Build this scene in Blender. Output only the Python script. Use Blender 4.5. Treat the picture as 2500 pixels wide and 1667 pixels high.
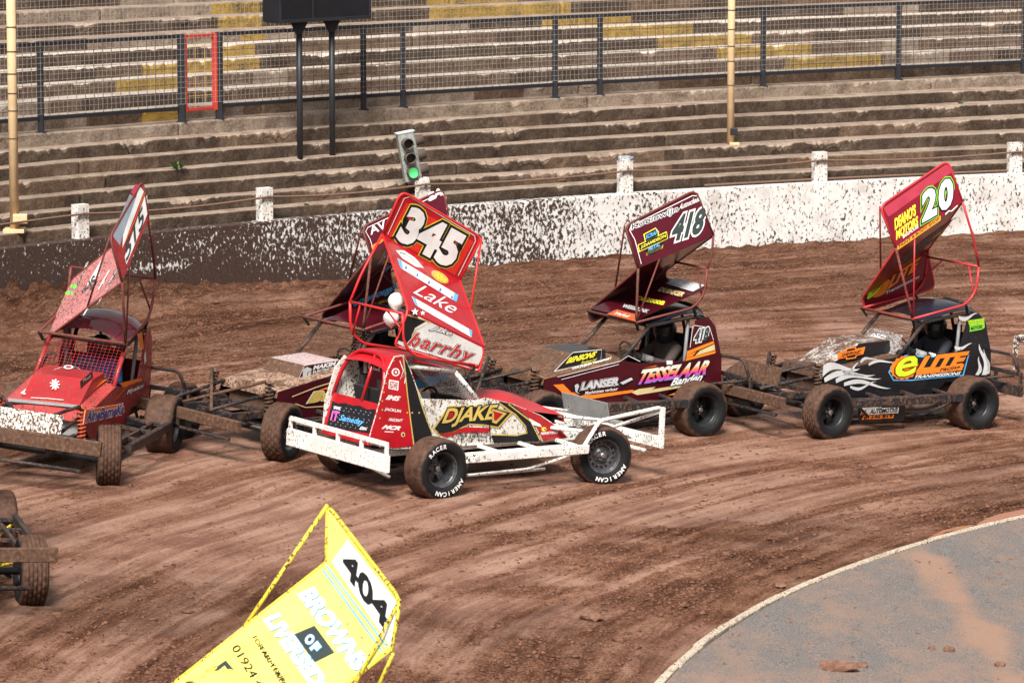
import bpy, bmesh, math, random
import numpy as np
from mathutils import Vector, Matrix
random.seed(7); RNG = np.random.default_rng(7)
for o in list(bpy.data.objects): bpy.data.objects.remove(o)
SC = bpy.context.scene
COL = SC.collection
# ------------------------------------------------------------------ camera, sky, sun, exposure
CH = 7.9; PITCH = math.radians(8.0); FPX = 10000.0
cd = bpy.data.cameras.new('camera'); cam = bpy.data.objects.new('camera', cd); COL.objects.link(cam)
cam.location = (0, 0, CH); cam.rotation_euler = (math.pi/2 - PITCH, 0, 0)
cd.sensor_width = 36; cd.lens = FPX/2500*36; cd.clip_start = .5; cd.clip_end = 1000
cd.dof.use_dof = True; cd.dof.focus_distance = 49; cd.dof.aperture_fstop = 7.0
SC.camera = cam
SC.render.resolution_x = 1024; SC.render.resolution_y = 682
SUN_EL, SUN_AZ = math.radians(50), math.radians(190)      # azimuth clockwise from +Y: behind the camera, to the left
w = bpy.data.worlds.new('World'); SC.world = w; w.use_nodes = True
nt = w.node_tree; nt.nodes.clear()
sky = nt.nodes.new('ShaderNodeTexSky'); sky.sky_type = 'NISHITA'; sky.sun_disc = False
sky.sun_elevation = SUN_EL; sky.sun_rotation = SUN_AZ; sky.dust_density = 6; sky.air_density = 1.2; sky.ozone_density = .6
hs = nt.nodes.new('ShaderNodeHueSaturation'); hs.inputs['Saturation'].default_value = .1
bg = nt.nodes.new('ShaderNodeBackground'); bg.inputs[1].default_value = .058
wo = nt.nodes.new('ShaderNodeOutputWorld')
nt.links.new(sky.outputs[0], hs.inputs['Color']); nt.links.new(hs.outputs[0], bg.inputs[0]); nt.links.new(bg.outputs[0], wo.inputs[0])
sl = bpy.data.lights.new('sun', 'SUN'); sl.energy = 3.5; sl.angle = math.radians(18); sl.color = (1, .955, .89)
so = bpy.data.objects.new('sun', sl); COL.objects.link(so)
sd = Vector((math.sin(SUN_AZ)*math.cos(SUN_EL), math.cos(SUN_AZ)*math.cos(SUN_EL), math.sin(SUN_EL)))
so.rotation_euler = sd.to_track_quat('Z', 'Y').to_euler(); so.location = (0, 0, 40)
SC.view_settings.view_transform = 'Standard'; SC.view_settings.look = 'None'
SC.view_settings.exposure = 0.85; SC.view_settings.gamma = 1; SC.view_settings.use_curve_mapping = False

# ------------------------------------------------------------------ helpers: survey of the place (sight lines from the stand to real planes)
cP, sP = math.cos(PITCH), math.sin(PITCH)
EYE = np.array([0, 0, CH])
def ray(x, y): return np.array([0, cP, -sP]) + np.array([1., 0, 0])*(x-1250)/FPX + np.array([0, sP, cP])*(833.5-y)/FPX
def at_z(x, y, z=0.):
    r = ray(x, y); return EYE + r*((z-CH)/r[2])
GX = -.0465
CEN = np.array([23.28, 30.15]); RK = 22.55; RW = 41.35        # the track is a ring: kerb radius, wall radius
def sstep(a, b, x):
    t = np.clip((x-a)/(b-a), 0, 1); return t*t*(3-2*t)
def gz(X, Y):
    r = np.hypot(X-CEN[0], Y-CEN[1]); return GX*X*(1-sstep(32.5, 39, r))*(1-sstep(14, 40, np.abs(X)))
class Pose:
    def __init__(s, X, Y, deg, roll=0., pitch=0.):
        s.o = np.array([X, Y, GX*X]); n = np.array([-GX, 0, 1]); n /= np.linalg.norm(n); s.roll, s.pitch = math.radians(roll), math.radians(pitch)
        f = np.array([math.cos(math.radians(deg)), math.sin(math.radians(deg)), 0]); f -= n*(f@n); f /= np.linalg.norm(f)
        c, q = math.cos(s.roll), math.sin(s.roll); d, e = math.cos(s.pitch), math.sin(s.pitch)
        s.R = np.stack([f, np.cross(n, f), n], 1)@np.array([[d, 0, e], [0, 1, 0], [-e, 0, d]])@np.array([[1, 0, 0], [0, c, -q], [0, q, c]])
    def local(s, x, y): return s.R.T@(EYE-s.o), s.R.T@ray(x, y)
    def on(s, x, y, ax, v):
        o, r = s.local(x, y); i = 'xyz'.index(ax); return o + r*((v-o[i])/r[i])
    def onp(s, x, y, pl):
        if isinstance(pl[0], str): return s.on(x, y, *pl)
        o, r = s.local(x, y); a, b, d = pl[:3]; n = np.cross(b-a, d-a); return o + r*(((a-o)@n)/(r@n))
    def nrm(s, pl):
        if isinstance(pl[0], str):
            n = np.eye(3)['xyz'.index(pl[0])]; a = n*pl[1]
        else:
            a, b, d = pl[:3]; n = np.cross(b-a, d-a); n = n/np.linalg.norm(n)
        return n if n@(s.R.T@(EYE-s.o)-a) > 0 else -n
    def mat(s):
        m = Matrix.Identity(4)
        for i in range(3):
            for j in range(3): m[i][j] = s.R[i, j]
            m[i][3] = s.o[i]
        return m

# ------------------------------------------------------------------ helpers: meshes
def mk(name, V, F, mat, parent=None, smooth=False, mats=None, mi=None):
    me = bpy.data.meshes.new(name); me.from_pydata([tuple(map(float, v)) for v in V], [], [tuple(f) for f in F]); me.update()
    for m in (mats or [mat]): me.materials.append(m)
    if mi is not None: me.polygons.foreach_set('material_index', np.array(mi, dtype=np.int32))
    if smooth: me.polygons.foreach_set('use_smooth', [True]*len(me.polygons))
    o = bpy.data.objects.new(name, me); COL.objects.link(o)
    if parent: o.parent = parent
    return o
def inst(name, src, parent, mtx=None):
    o = bpy.data.objects.new(name, src); COL.objects.link(o); o.parent = parent
    if mtx is not None: o.matrix_local = mtx
    return o
def tag(o, label=None, cat=None, group=None, kind=None):
    if label: o['label'] = label
    if cat: o['category'] = cat
    if group: o['group'] = group
    if kind: o['kind'] = kind
    return o
def empty(name, loc=(0, 0, 0)):
    o = bpy.data.objects.new(name, None); COL.objects.link(o); o.location = loc; o.empty_display_size = .2; return o
class MB:
    def __init__(s): s.V = []; s.F = []
    def add(s, V, F):
        n = len(s.V); s.V += [tuple(v) for v in V]; s.F += [tuple(i+n for i in f) for f in F]; return s
    def beam(s, a, b, w, h, up=(0, 0, 1), ext=0):
        a = np.array(a, float); b = np.array(b, float); d = b-a; L = np.linalg.norm(d); d = d/L; a = a-d*ext; b = b+d*ext
        u = np.array(up, float); x = np.cross(d, u)
        if np.linalg.norm(x) < 1e-4: x = np.cross(d, (1, 0, 0))
        x /= np.linalg.norm(x); u = np.cross(x, d); c = min(w, h)*.12
        pr = [(w/2-c, h/2), (w/2, h/2-c), (w/2, -h/2+c), (w/2-c, -h/2), (-w/2+c, -h/2), (-w/2, -h/2+c), (-w/2, h/2-c), (-w/2+c, h/2)]
        V = [a+x*p+u*q for p, q in pr]+[b+x*p+u*q for p, q in pr]
        F = [tuple(reversed(range(8))), tuple(range(8, 16))]+[(i, (i+1) % 8, 8+(i+1) % 8, 8+i) for i in range(8)]
        return s.add(V, F)
    def box(s, c, sz):
        c = np.array(c, float); h = np.array(sz, float)/2
        return s.beam(c-[h[0], 0, 0], c+[h[0], 0, 0], sz[1], sz[2])
    def tube(s, P, r, n=8, closed=False):
        P = [np.array(p, float) for p in P]; m = len(P); rings = []; x = None
        for i, p in enumerate(P):
            if closed: t = P[(i+1) % m]-P[i-1]
            else: t = P[min(i+1, m-1)]-P[max(i-1, 0)]
            t = t/np.linalg.norm(t)
            if x is None:
                x = np.cross(t, (0, 0, 1)); x = x if np.linalg.norm(x) > .05 else np.cross(t, (1, 0, 0))
            x = x-t*(x@t); x /= np.linalg.norm(x); y = np.cross(t, x)
            k = 1.
            if 0 < i < m-1 or closed:
                d0 = P[i]-P[i-1]; d0 = d0/np.linalg.norm(d0); k = 1/max(.5, abs(d0@t))
            rings.append([p+(x*math.cos(a)+y*math.sin(a))*r*(1+(k-1)*.5) for a in np.arange(n)*2*math.pi/n])
        V = [v for rg in rings for v in rg]; F = []
        for i in range(m if closed else m-1):
            a = i*n; b = ((i+1) % m)*n
            F += [(a+j, a+(j+1) % n, b+(j+1) % n, b+j) for j in range(n)]
        if not closed: F += [tuple(reversed(range(n))), tuple(range((m-1)*n, m*n))]
        return s.add(V, F)
    def plate(s, P, th):
        """flat polygon P (3D points) given the thickness th about its plane"""
        P = [np.array(p, float) for p in P]; n = np.zeros(3)
        for i in range(len(P)): n += np.cross(P[i]-P[0], P[(i+1) % len(P)]-P[0])
        n /= np.linalg.norm(n); k = len(P)
        V = [p+n*th/2 for p in P]+[p-n*th/2 for p in P]
        F = [tuple(range(k)), tuple(reversed(range(k, 2*k)))]+[((i+1) % k, i, k+i, k+(i+1) % k) for i in range(k)]
        return s.add(V, F)
    def lathe(s, prof, n=48, ax='y', rf=None):
        V = []
        for j in range(n):
            a = 2*math.pi*j/n
            for i, (y, r) in enumerate(prof):
                rr = r if rf is None else rf(i, j, r)
                V.append((rr*math.cos(a), y, rr*math.sin(a)) if ax == 'y' else (rr*math.cos(a), rr*math.sin(a), y))
        m = len(prof)
        F = [(j*m+i, j*m+i+1, ((j+1) % n)*m+i+1, ((j+1) % n)*m+i) for j in range(n) for i in range(m-1)]
        return s.add(V, F)
    def build(s, name, mat, parent=None, smooth=False): return mk(name, s.V, s.F, mat, parent, smooth)
def vnoise(x, y, seed=0):
    xi = np.floor(x).astype(np.int64); yi = np.floor(y).astype(np.int64); fx = x-xi; fy = y-yi
    def h(a, b):
        n = (a*374761393 + b*668265263 + seed*982451653) & 0xFFFFFFFF
        n = ((n ^ (n >> 13))*1274126177) & 0xFFFFFFFF; n = n ^ (n >> 16); return (n & 0xFFFF)/65535.
    u = fx*fx*(3-2*fx); v = fy*fy*(3-2*fy)
    return (h(xi, yi)*(1-u)+h(xi+1, yi)*u)*(1-v)+(h(xi, yi+1)*(1-u)+h(xi+1, yi+1)*u)*v
def bend(P, r=.08, k=4):
    """rounds the corners of a polyline"""
    P = [np.array(p, float) for p in P]; out = [P[0]]
    for i in range(1, len(P)-1):
        a, b, c = P[i-1], P[i], P[i+1]; da = (a-b)/np.linalg.norm(a-b); dc = (c-b)/np.linalg.norm(c-b)
        rr = min(r, np.linalg.norm(a-b)*.45, np.linalg.norm(c-b)*.45); p, q = b+da*rr, b+dc*rr
        out += [(1-t)**2*p+2*t*(1-t)*b+t*t*q for t in np.linspace(0, 1, k)]
    return out+[P[-1]]

# ------------------------------------------------------------------ materials
def node(nt, typ, **kw):
    n = nt.nodes.new(typ)
    for k, v in kw.items():
        if k.startswith('i_'):
            key = k[2:]; n.inputs[int(key) if key.isdigit() else key].default_value = v
        else: setattr(n, k, v)
    return n
def ramp(nt, stops, src, interp='LINEAR'):
    r = nt.nodes.new('ShaderNodeValToRGB'); r.color_ramp.interpolation = interp
    e = r.color_ramp.elements
    while len(e) < len(stops): e.new(.5)
    for q, (p, c) in zip(e, stops): q.position = p; q.color = c if len(c) == 4 else (*c, 1)
    nt.links.new(src, r.inputs[0]); return r
MUD = (.105, .055, .034)
def mud_group():
    g = bpy.data.node_groups.new('mud', 'ShaderNodeTree'); I = g.interface
    I.new_socket('Color', in_out='INPUT', socket_type='NodeSocketColor')
    a = I.new_socket('Specks', in_out='INPUT', socket_type='NodeSocketFloat'); b = I.new_socket('Cake', in_out='INPUT', socket_type='NodeSocketFloat')
    I.new_socket('Color', in_out='OUTPUT', socket_type='NodeSocketColor'); I.new_socket('Mask', in_out='OUTPUT', socket_type='NodeSocketFloat'); I.new_socket('Normal', in_out='OUTPUT', socket_type='NodeSocketVector')
    gi = g.nodes.new('NodeGroupInput'); go = g.nodes.new('NodeGroupOutput'); L = g.links.new
    tc = node(g, 'ShaderNodeTexCoord')
    mp = node(g, 'ShaderNodeMapping'); mp.inputs['Scale'].default_value = (1, 1, .7); L(tc.outputs['Object'], mp.inputs[0])
    n1 = node(g, 'ShaderNodeTexNoise', i_Scale=46., i_Detail=3., i_Roughness=.6); L(mp.outputs[0], n1.inputs['Vector'])
    n2 = node(g, 'ShaderNodeTexNoise', i_Scale=5., i_Detail=6., i_Roughness=.75); L(tc.outputs['Object'], n2.inputs['Vector'])
    n3 = node(g, 'ShaderNodeTexNoise', i_Scale=1.7, i_Detail=2.); L(tc.outputs['Object'], n3.inputs['Vector'])
    # specks: n1 + (n3-.5)*.25 > 1 - specks
    s = node(g, 'ShaderNodeMath', operation='MULTIPLY_ADD', i_1=.28); L(n3.outputs[0], s.inputs[0]); L(n1.outputs[0], s.inputs[2])
    t = node(g, 'ShaderNodeMath', operation='ADD'); L(s.outputs[0], t.inputs[0]); L(gi.outputs['Specks'], t.inputs[1])
    r1 = node(g, 'ShaderNodeMapRange', i_1=1.0, i_2=1.035); L(t.outputs[0], r1.inputs[0])
    u = node(g, 'ShaderNodeMath', operation='ADD'); L(n2.outputs[0], u.inputs[0]); L(gi.outputs['Cake'], u.inputs[1])
    u2 = node(g, 'ShaderNodeMath', operation='MULTIPLY_ADD', i_1=.22); L(n1.outputs[0], u2.inputs[0]); L(u.outputs[0], u2.inputs[2])
    r2 = node(g, 'ShaderNodeMapRange', i_1=1.08, i_2=1.2); L(u2.outputs[0], r2.inputs[0])
    mx = node(g, 'ShaderNodeMath', operation='MAXIMUM'); L(r1.outputs[0], mx.inputs[0]); L(r2.outputs[0], mx.inputs[1])
    mc = node(g, 'ShaderNodeTexNoise', i_Scale=24., i_Detail=4.); L(tc.outputs['Object'], mc.inputs['Vector'])
    cr = ramp(g, [(.3, (.06, .03, .02)), (.55, MUD), (.75, (.2, .115, .075))], mc.outputs[0])
    mix = node(g, 'ShaderNodeMix', data_type='RGBA'); L(mx.outputs[0], mix.inputs[0]); L(gi.outputs['Color'], mix.inputs[6]); L(cr.outputs[0], mix.inputs[7])
    bp = node(g, 'ShaderNodeBump', i_Strength=.5, i_Distance=.006)
    hh = node(g, 'ShaderNodeMath', operation='MULTIPLY'); L(mx.outputs[0], hh.inputs[0]); L(mc.outputs[0], hh.inputs[1]); L(hh.outputs[0], bp.inputs['Height'])
    L(mix.outputs[2], go.inputs[0]); L(mx.outputs[0], go.inputs[1]); L(bp.outputs[0], go.inputs[2])
    return g
MUDG = mud_group()
MATS = {}
def paint(name, rgb, specks=.12, cake=.1, rough=.3, metal=0., coat=0.):
    """painted or bare panel with mud specks (specks 0..0.5) and caked mud (cake 0..0.6)"""
    if name in MATS: return MATS[name]
    m = bpy.data.materials.new(name); m.use_nodes = True; nt = m.node_tree; b = nt.nodes['Principled BSDF']
    g = nt.nodes.new('ShaderNodeGroup'); g.node_tree = MUDG; g.inputs['Color'].default_value = (*rgb, 1)
    g.inputs['Specks'].default_value = specks; g.inputs['Cake'].default_value = cake
    tc = node(nt, 'ShaderNodeTexCoord'); nz = node(nt, 'ShaderNodeTexNoise', i_Scale=3.5, i_Detail=6.); nt.links.new(tc.outputs['Object'], nz.inputs['Vector'])
    hv = node(nt, 'ShaderNodeHueSaturation', i_Color=(*rgb, 1)); mr = node(nt, 'ShaderNodeMapRange', i_1=.3, i_2=.7, i_3=.82, i_4=1.12)
    nt.links.new(nz.outputs[0], mr.inputs[0]); nt.links.new(mr.outputs[0], hv.inputs['Value']); nt.links.new(hv.outputs[0], g.inputs['Color'])
    r = node(nt, 'ShaderNodeMapRange', i_1=0., i_2=1., i_3=rough, i_4=.85); nt.links.new(g.outputs['Mask'], r.inputs[0])
    nt.links.new(g.outputs['Color'], b.inputs['Base Color']); nt.links.new(r.outputs[0], b.inputs['Roughness']); nt.links.new(g.outputs['Normal'], b.inputs['Normal'])
    b.inputs['Metallic'].default_value = metal; b.inputs['Coat Weight'].default_value = coat*.6; b.inputs['Coat Roughness'].default_value = .1; b.inputs['Specular IOR Level'].default_value = .3
    dn = node(nt, 'ShaderNodeTexNoise', i_Scale=5., i_Detail=2.); nt.links.new(tc.outputs['Object'], dn.inputs['Vector']); db = node(nt, 'ShaderNodeBump', i_Strength=.35, i_Distance=.02); nt.links.new(dn.outputs[0], db.inputs['Height']); nt.links.new(g.outputs['Normal'], db.inputs['Normal']); nt.links.new(db.outputs[0], b.inputs['Normal'])
    if coat: nt.links.new(db.outputs[0], b.inputs['Coat Normal'])
    MATS[name] = m; return m
def plain(name, rgb, rough=.6, metal=0., nscale=20., var=.25, bump=.0, emit=None):
    if name in MATS: return MATS[name]
    m = bpy.data.materials.new(name); m.use_nodes = True; nt = m.node_tree; b = nt.nodes['Principled BSDF']
    tc = node(nt, 'ShaderNodeTexCoord'); nz = node(nt, 'ShaderNodeTexNoise', i_Scale=nscale, i_Detail=5., i_Roughness=.65); nt.links.new(tc.outputs['Object'], nz.inputs['Vector'])
    c0 = tuple(max(0, c*(1-var)) for c in rgb); c1 = tuple(min(1, c*(1+var)) for c in rgb)
    r = ramp(nt, [(.3, c0), (.7, c1)], nz.outputs[0]); nt.links.new(r.outputs[0], b.inputs['Base Color'])
    b.inputs['Roughness'].default_value = rough; b.inputs['Metallic'].default_value = metal
    if bump:
        bp = node(nt, 'ShaderNodeBump', i_Strength=bump, i_Distance=.01); nt.links.new(nz.outputs[0], bp.inputs['Height']); nt.links.new(bp.outputs[0], b.inputs['Normal'])
    if emit: b.inputs['Emission Color'].default_value = (*emit[0], 1); b.inputs['Emission Strength'].default_value = emit[1]
    MATS[name] = m; return m
# ================================================================== THE SETTING
def grid_obj(name, X, Y, Z, mats, attrs=None, smooth=True):
    """rows x cols sheet, fast path"""
    R, Cn = X.shape; me = bpy.data.meshes.new(name); n = R*Cn
    me.vertices.add(n); me.vertices.foreach_set('co', np.stack([X, Y, Z], -1).astype(np.float32).ravel())
    i = (np.arange(R-1)[:, None]*Cn+np.arange(Cn-1)[None]).ravel(); q = np.stack([i, i+1, i+Cn+1, i+Cn], -1).astype(np.int32)
    me.loops.add(q.size); me.loops.foreach_set('vertex_index', q.ravel()); me.polygons.add(len(q))
    me.polygons.foreach_set('loop_start', np.arange(len(q), dtype=np.int32)*4); me.polygons.foreach_set('use_smooth', np.ones(len(q), bool)*smooth)
    me.update(calc_edges=True)
    for m in mats: me.materials.append(m)
    for k, v in (attrs or {}).items():
        a = me.attributes.new(k, 'FLOAT', 'POINT'); a.data.foreach_set('value', v.astype(np.float32).ravel())
    o = bpy.data.objects.new(name, me); COL.objects.link(o); return o

def shale_mat():
    m = bpy.data.materials.new('shale'); m.use_nodes = True; nt = m.node_tree; b = nt.nodes['Principled BSDF']; L = nt.links.new
    tc = node(nt, 'ShaderNodeTexCoord')
    A = node(nt, 'ShaderNodeAttribute', attribute_name='packed'); D = node(nt, 'ShaderNodeAttribute', attribute_name='damp')
    n1 = node(nt, 'ShaderNodeTexNoise', i_Scale=1.1, i_Detail=8., i_Roughness=.7); n2 = node(nt, 'ShaderNodeTexNoise', i_Scale=28., i_Detail=6., i_Roughness=.75)
    n3 = node(nt, 'ShaderNodeTexNoise', i_Scale=110., i_Detail=2.)
    for n in (n1, n2, n3): L(tc.outputs['Object'], n.inputs['Vector'])
    lr = node(nt, 'ShaderNodeAttribute', attribute_name='lane_r'); ls = node(nt, 'ShaderNodeAttribute', attribute_name='lane_s'); cx = node(nt, 'ShaderNodeCombineXYZ'); L(lr.outputs['Fac'], cx.inputs[0]); L(ls.outputs['Fac'], cx.inputs[1])
    wv = node(nt, 'ShaderNodeTexNoise', i_Scale=.22, i_Detail=1.); L(tc.outputs['Object'], wv.inputs['Vector']); wa = node(nt, 'ShaderNodeVectorMath', operation='MULTIPLY_ADD'); wa.inputs[1].default_value = (.8, 0, 0); L(wv.outputs['Color'], wa.inputs[0]); L(cx.outputs[0], wa.inputs[2])
    ms = node(nt, 'ShaderNodeMapping'); ms.inputs['Scale'].default_value = (5.5, .26, 1); L(wa.outputs[0], ms.inputs[0]); n4 = node(nt, 'ShaderNodeTexNoise', i_Scale=1., i_Detail=8., i_Roughness=.72); L(ms.outputs[0], n4.inputs['Vector'])
    ac = node(nt, 'ShaderNodeMath', operation='MULTIPLY_ADD', i_1=.6, i_2=-.36); L(n3.outputs[0], ac.inputs[0]); ab = node(nt, 'ShaderNodeMath', operation='MULTIPLY_ADD', i_1=.98); L(n2.outputs[0], ab.inputs[0]); L(ac.outputs[0], ab.inputs[2])
    ad = node(nt, 'ShaderNodeMath', operation='MULTIPLY_ADD', i_1=.75); L(n1.outputs[0], ad.inputs[0]); L(ab.outputs[0], ad.inputs[2]); ae = node(nt, 'ShaderNodeMath', operation='MULTIPLY_ADD', i_1=1.35, i_2=-.67); L(n4.outputs[0], ae.inputs[0]); ag_ = node(nt, 'ShaderNodeMath', operation='ADD'); L(ad.outputs[0], ag_.inputs[0]); L(ae.outputs[0], ag_.inputs[1]); ad = ag_
    loose = ramp(nt, [(.48, (.04, .017, .01)), (.76, (.16, .067, .038)), (1.02, (.38, .19, .115))], ad.outputs[0])
    pack = ramp(nt, [(.48, (.14, .052, .028)), (.74, (.34, .145, .083)), (.98, (.6, .35, .25))], ad.outputs[0])  # packed earth; the pale top end also paints in its wet sheen
    mx = node(nt, 'ShaderNodeMix', data_type='RGBA'); L(A.outputs['Fac'], mx.inputs[0]); L(loose.outputs[0], mx.inputs[6]); L(pack.outputs[0], mx.inputs[7])
    hv = node(nt, 'ShaderNodeHueSaturation', i_Saturation=.97); L(mx.outputs[2], hv.inputs['Color'])
    mr = node(nt, 'ShaderNodeMapRange', i_1=0., i_2=1., i_3=1., i_4=.5); L(D.outputs['Fac'], mr.inputs[0]); L(mr.outputs[0], hv.inputs['Value'])
    L(hv.outputs[0], b.inputs['Base Color'])
    rr = node(nt, 'ShaderNodeMapRange', i_1=0., i_2=1., i_3=.92, i_4=.36); L(A.outputs['Fac'], rr.inputs[0]); L(rr.outputs[0], b.inputs['Roughness']); sp_ = node(nt, 'ShaderNodeMapRange', i_1=.3, i_2=1., i_3=.03, i_4=.4); L(A.outputs['Fac'], sp_.inputs[0]); L(sp_.outputs[0], b.inputs['Specular IOR Level'])
    h0 = node(nt, 'ShaderNodeMath', operation='MULTIPLY_ADD', i_1=.35); L(n3.outputs[0], h0.inputs[0]); L(n2.outputs[0], h0.inputs[2]); h = node(nt, 'ShaderNodeMath', operation='ADD'); L(h0.outputs[0], h.inputs[0]); L(n4.outputs[0], h.inputs[1])
    bp = node(nt, 'ShaderNodeBump', i_Distance=.06, i_Strength=1.); L(h.outputs[0], bp.inputs['Height']); L(bp.outputs[0], b.inputs['Normal'])
    return m
SHALE = shale_mat()
def ring_angles(a0, a1, step, coarse=2.5):
    return np.radians(np.concatenate([np.arange(a1-360, a0, coarse), np.arange(a0, a1, step), [a1]]))
LANES = [(35.6, .22, .75), (37.1, .2, .5), (36.3, .12, .4), (25.75, .2, .9), (27.6, .28, .9), (28.9, .2, .8), (30.5, .3, .7), (32.0, .2, .6), (33.4, .2, .6), (24.4, .15, .5)]
def track_height(r, th, detail=True):
    X = CEN[0]+r*np.cos(th); Y = CEN[1]+r*np.sin(th); s = th*32; z = gz(X, Y)
    wp = vnoise(s*.06, r*.15, 3)*1.6+vnoise(s*.25, r*.4, 4)*.35
    u = r+wp
    l1 = vnoise(u*1.7, s*.045, 11); l2 = vnoise(u*4.6, s*.09, 12); l3 = vnoise(u*13, s*.22, 13)
    rough = sstep(.42, .75, vnoise(X*.55, Y*.55, 21)*.6+vnoise(X*1.7, Y*1.7, 22)*.5)
    outer = sstep(33.5, 36.5, r)*.65
    inner = (1-sstep(23.2, 26.5, r))*.55
    lo = np.clip(rough*.75+outer+inner-.15*(l1 > .6), 0.06, 1)
    c1 = vnoise(X*7, Y*7, 31); c2 = vnoise(X*16, Y*16, 32); c3 = vnoise(X*34, Y*34, 33)
    z = z+.034*(l1-.5)+.036*(l2-.5)+.018*(l3-.5)+lo*(.05*np.maximum(c1-.5, 0)+.032*np.maximum(c2-.42, 0)+.018*(c3-.5))
    # earth thrown up against the wall, deepest at the left of the picture
    berm = sstep(39.2, 41.4, r)*(.1+.5*sstep(128, 140, np.degrees(th) % 360))
    z = z+berm*(.75+.5*c1)
    # flattened gutter by the kerb
    gut = 1-sstep(.0, .5, np.abs(r-RK-.1)); z = z*(1-gut)+gut*(gz(X, Y)-.03)
    packed = np.clip((1-lo)*sstep(.3, .62, l2*.65+l1*.5), 0, 1)
    packed = np.maximum(packed, .85*sstep(.66, .8, l1*.6+l2*.45)*(1-outer))
    damp = np.clip(outer*.62+sstep(.5, .85, vnoise(X*.35+5, Y*.35, 41))*.5+berm*1.2+sstep(.55, .7, l3*.5+l2*.5)*.3*(1-packed), 0, 1)
    for rc, wd, am in LANES: packed = np.maximum(packed, am*np.exp(-((r+.5*(wp-.97)-rc)/wd)**2)*(.35+.9*vnoise(s*.25, r*0+rc, 61)))
    return X, Y, z, np.clip(packed, 0, 1), damp
TH = ring_angles(98, 192, .085); RR = np.concatenate([np.arange(RK+.02, 34, .042), np.arange(34, 41.36, .06), [41.4]])
rg, tg = np.meshgrid(RR, TH)
Xt, Yt, Zt, Pk, Dm = track_height(rg, tg)
trk = grid_obj('track', Xt, Yt, Zt, [SHALE], {'packed': Pk, 'damp': Dm, 'lane_r': rg, 'lane_s': tg*32}); tag(trk, kind='structure')
def ground_at(X, Y):
    X, Y = np.atleast_1d(X).astype(float), np.atleast_1d(Y).astype(float)
    r = np.hypot(X-CEN[0], Y-CEN[1]); th = np.arctan2(Y-CEN[1], X-CEN[0]); th = np.where(np.degrees(th) < -168, th+2*math.pi, th)
    return track_height(r, th)[2]

# --- loose clods lying on the shale (uncountable)
def clods():
    bv = np.array([(1, 0, 0), (-1, 0, 0), (0, 1, 0), (0, -1, 0), (0, 0, 1), (0, 0, -1)], float); bf = np.array([(0, 2, 4), (2, 1, 4), (1, 3, 4), (3, 0, 4), (2, 0, 5), (1, 2, 5), (3, 1, 5), (0, 3, 5)])
    n = 210000; r = np.concatenate([RNG.uniform(22.8, 41, n//2), RNG.normal(25.5, 2.4, n//4), RNG.uniform(33, 40.8, n-n//2-n//4)])
    th = np.radians(RNG.uniform(100, 185, n)); keep = (r > 22.75) & (r < 41.1); r, th = r[keep], th[keep]
    X, Y, Z, pk, dm = track_height(r, th); k2 = (RNG.random(len(r)) < np.clip(1.05-pk*1.3, .06, 1)) & (vnoise(X*.9, Y*.9, 77)+RNG.random(len(r))*.35 > .52)
    X, Y, Z = X[k2], Y[k2], Z[k2]; n = len(X)
    sz = np.exp(RNG.normal(-4.5, .42, n)).clip(.005, .045)
    V = bv[None]*(1+RNG.uniform(-.4, .4, (n, 6, 1))+RNG.uniform(-.3, .3, (n, 6, 3)))
    a = RNG.uniform(0, 6.28, n); c, s = np.cos(a), np.sin(a)
    V = np.stack([V[..., 0]*c[:, None]-V[..., 1]*s[:, None], V[..., 0]*s[:, None]+V[..., 1]*c[:, None], V[..., 2]*.62], -1)
    V[..., 0] *= 1.4; V = V*sz[:, None, None]+np.stack([X, Y, Z+sz*.25], -1)[:, None]
    Fc = (bf[None]+(np.arange(n)*6)[:, None, None]).reshape(-1, 3).astype(np.int32)
    me = bpy.data.meshes.new('mud_clods'); me.vertices.add(n*6); me.vertices.foreach_set('co', V.astype(np.float32).ravel())
    me.loops.add(Fc.size); me.loops.foreach_set('vertex_index', Fc.ravel()); me.polygons.add(len(Fc)); me.polygons.foreach_set('loop_start', np.arange(len(Fc), dtype=np.int32)*3)
    me.update(calc_edges=True); me.materials.append(plain('clod', (.14, .06, .036), .95, nscale=9., var=.55))
    o = bpy.data.objects.new('mud_clods', me); COL.objects.link(o); tag(o, 'loose brown clods strewn over the shale track', 'mud', kind='stuff')
clods()
def infield_bits():
    V = []; F = []; n = 1500
    for i in range(n):
        r = RK-.1-abs(random.gauss(0, 1))*2.2; a = math.radians(random.uniform(125, 178)); x, y = CEN[0]+r*math.cos(a), CEN[1]+r*math.sin(a); z = float(gz(x, y))+.018; s = math.exp(random.gauss(-4.6, .45)); k = len(V)
        for d in ((1, 0, 0), (-1, 0, 0), (0, 1, 0), (0, -1, 0), (0, 0, 1), (0, 0, -.4)): V.append((x+d[0]*s*random.uniform(.8, 1.6), y+d[1]*s*random.uniform(.7, 1.3), z+d[2]*s*random.uniform(.5, 1)))
        F += [tuple(k+j for j in f) for f in ((0, 2, 4), (2, 1, 4), (1, 3, 4), (3, 0, 4), (2, 0, 5), (1, 2, 5), (3, 1, 5), (0, 3, 5))]
    o = mk('mud_crumbs', V, F, plain('clod', (.14, .06, .036), .95)); tag(o, 'small brown crumbs of mud scattered on the infield tarmac', 'mud', kind='stuff')
infield_bits()

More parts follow.
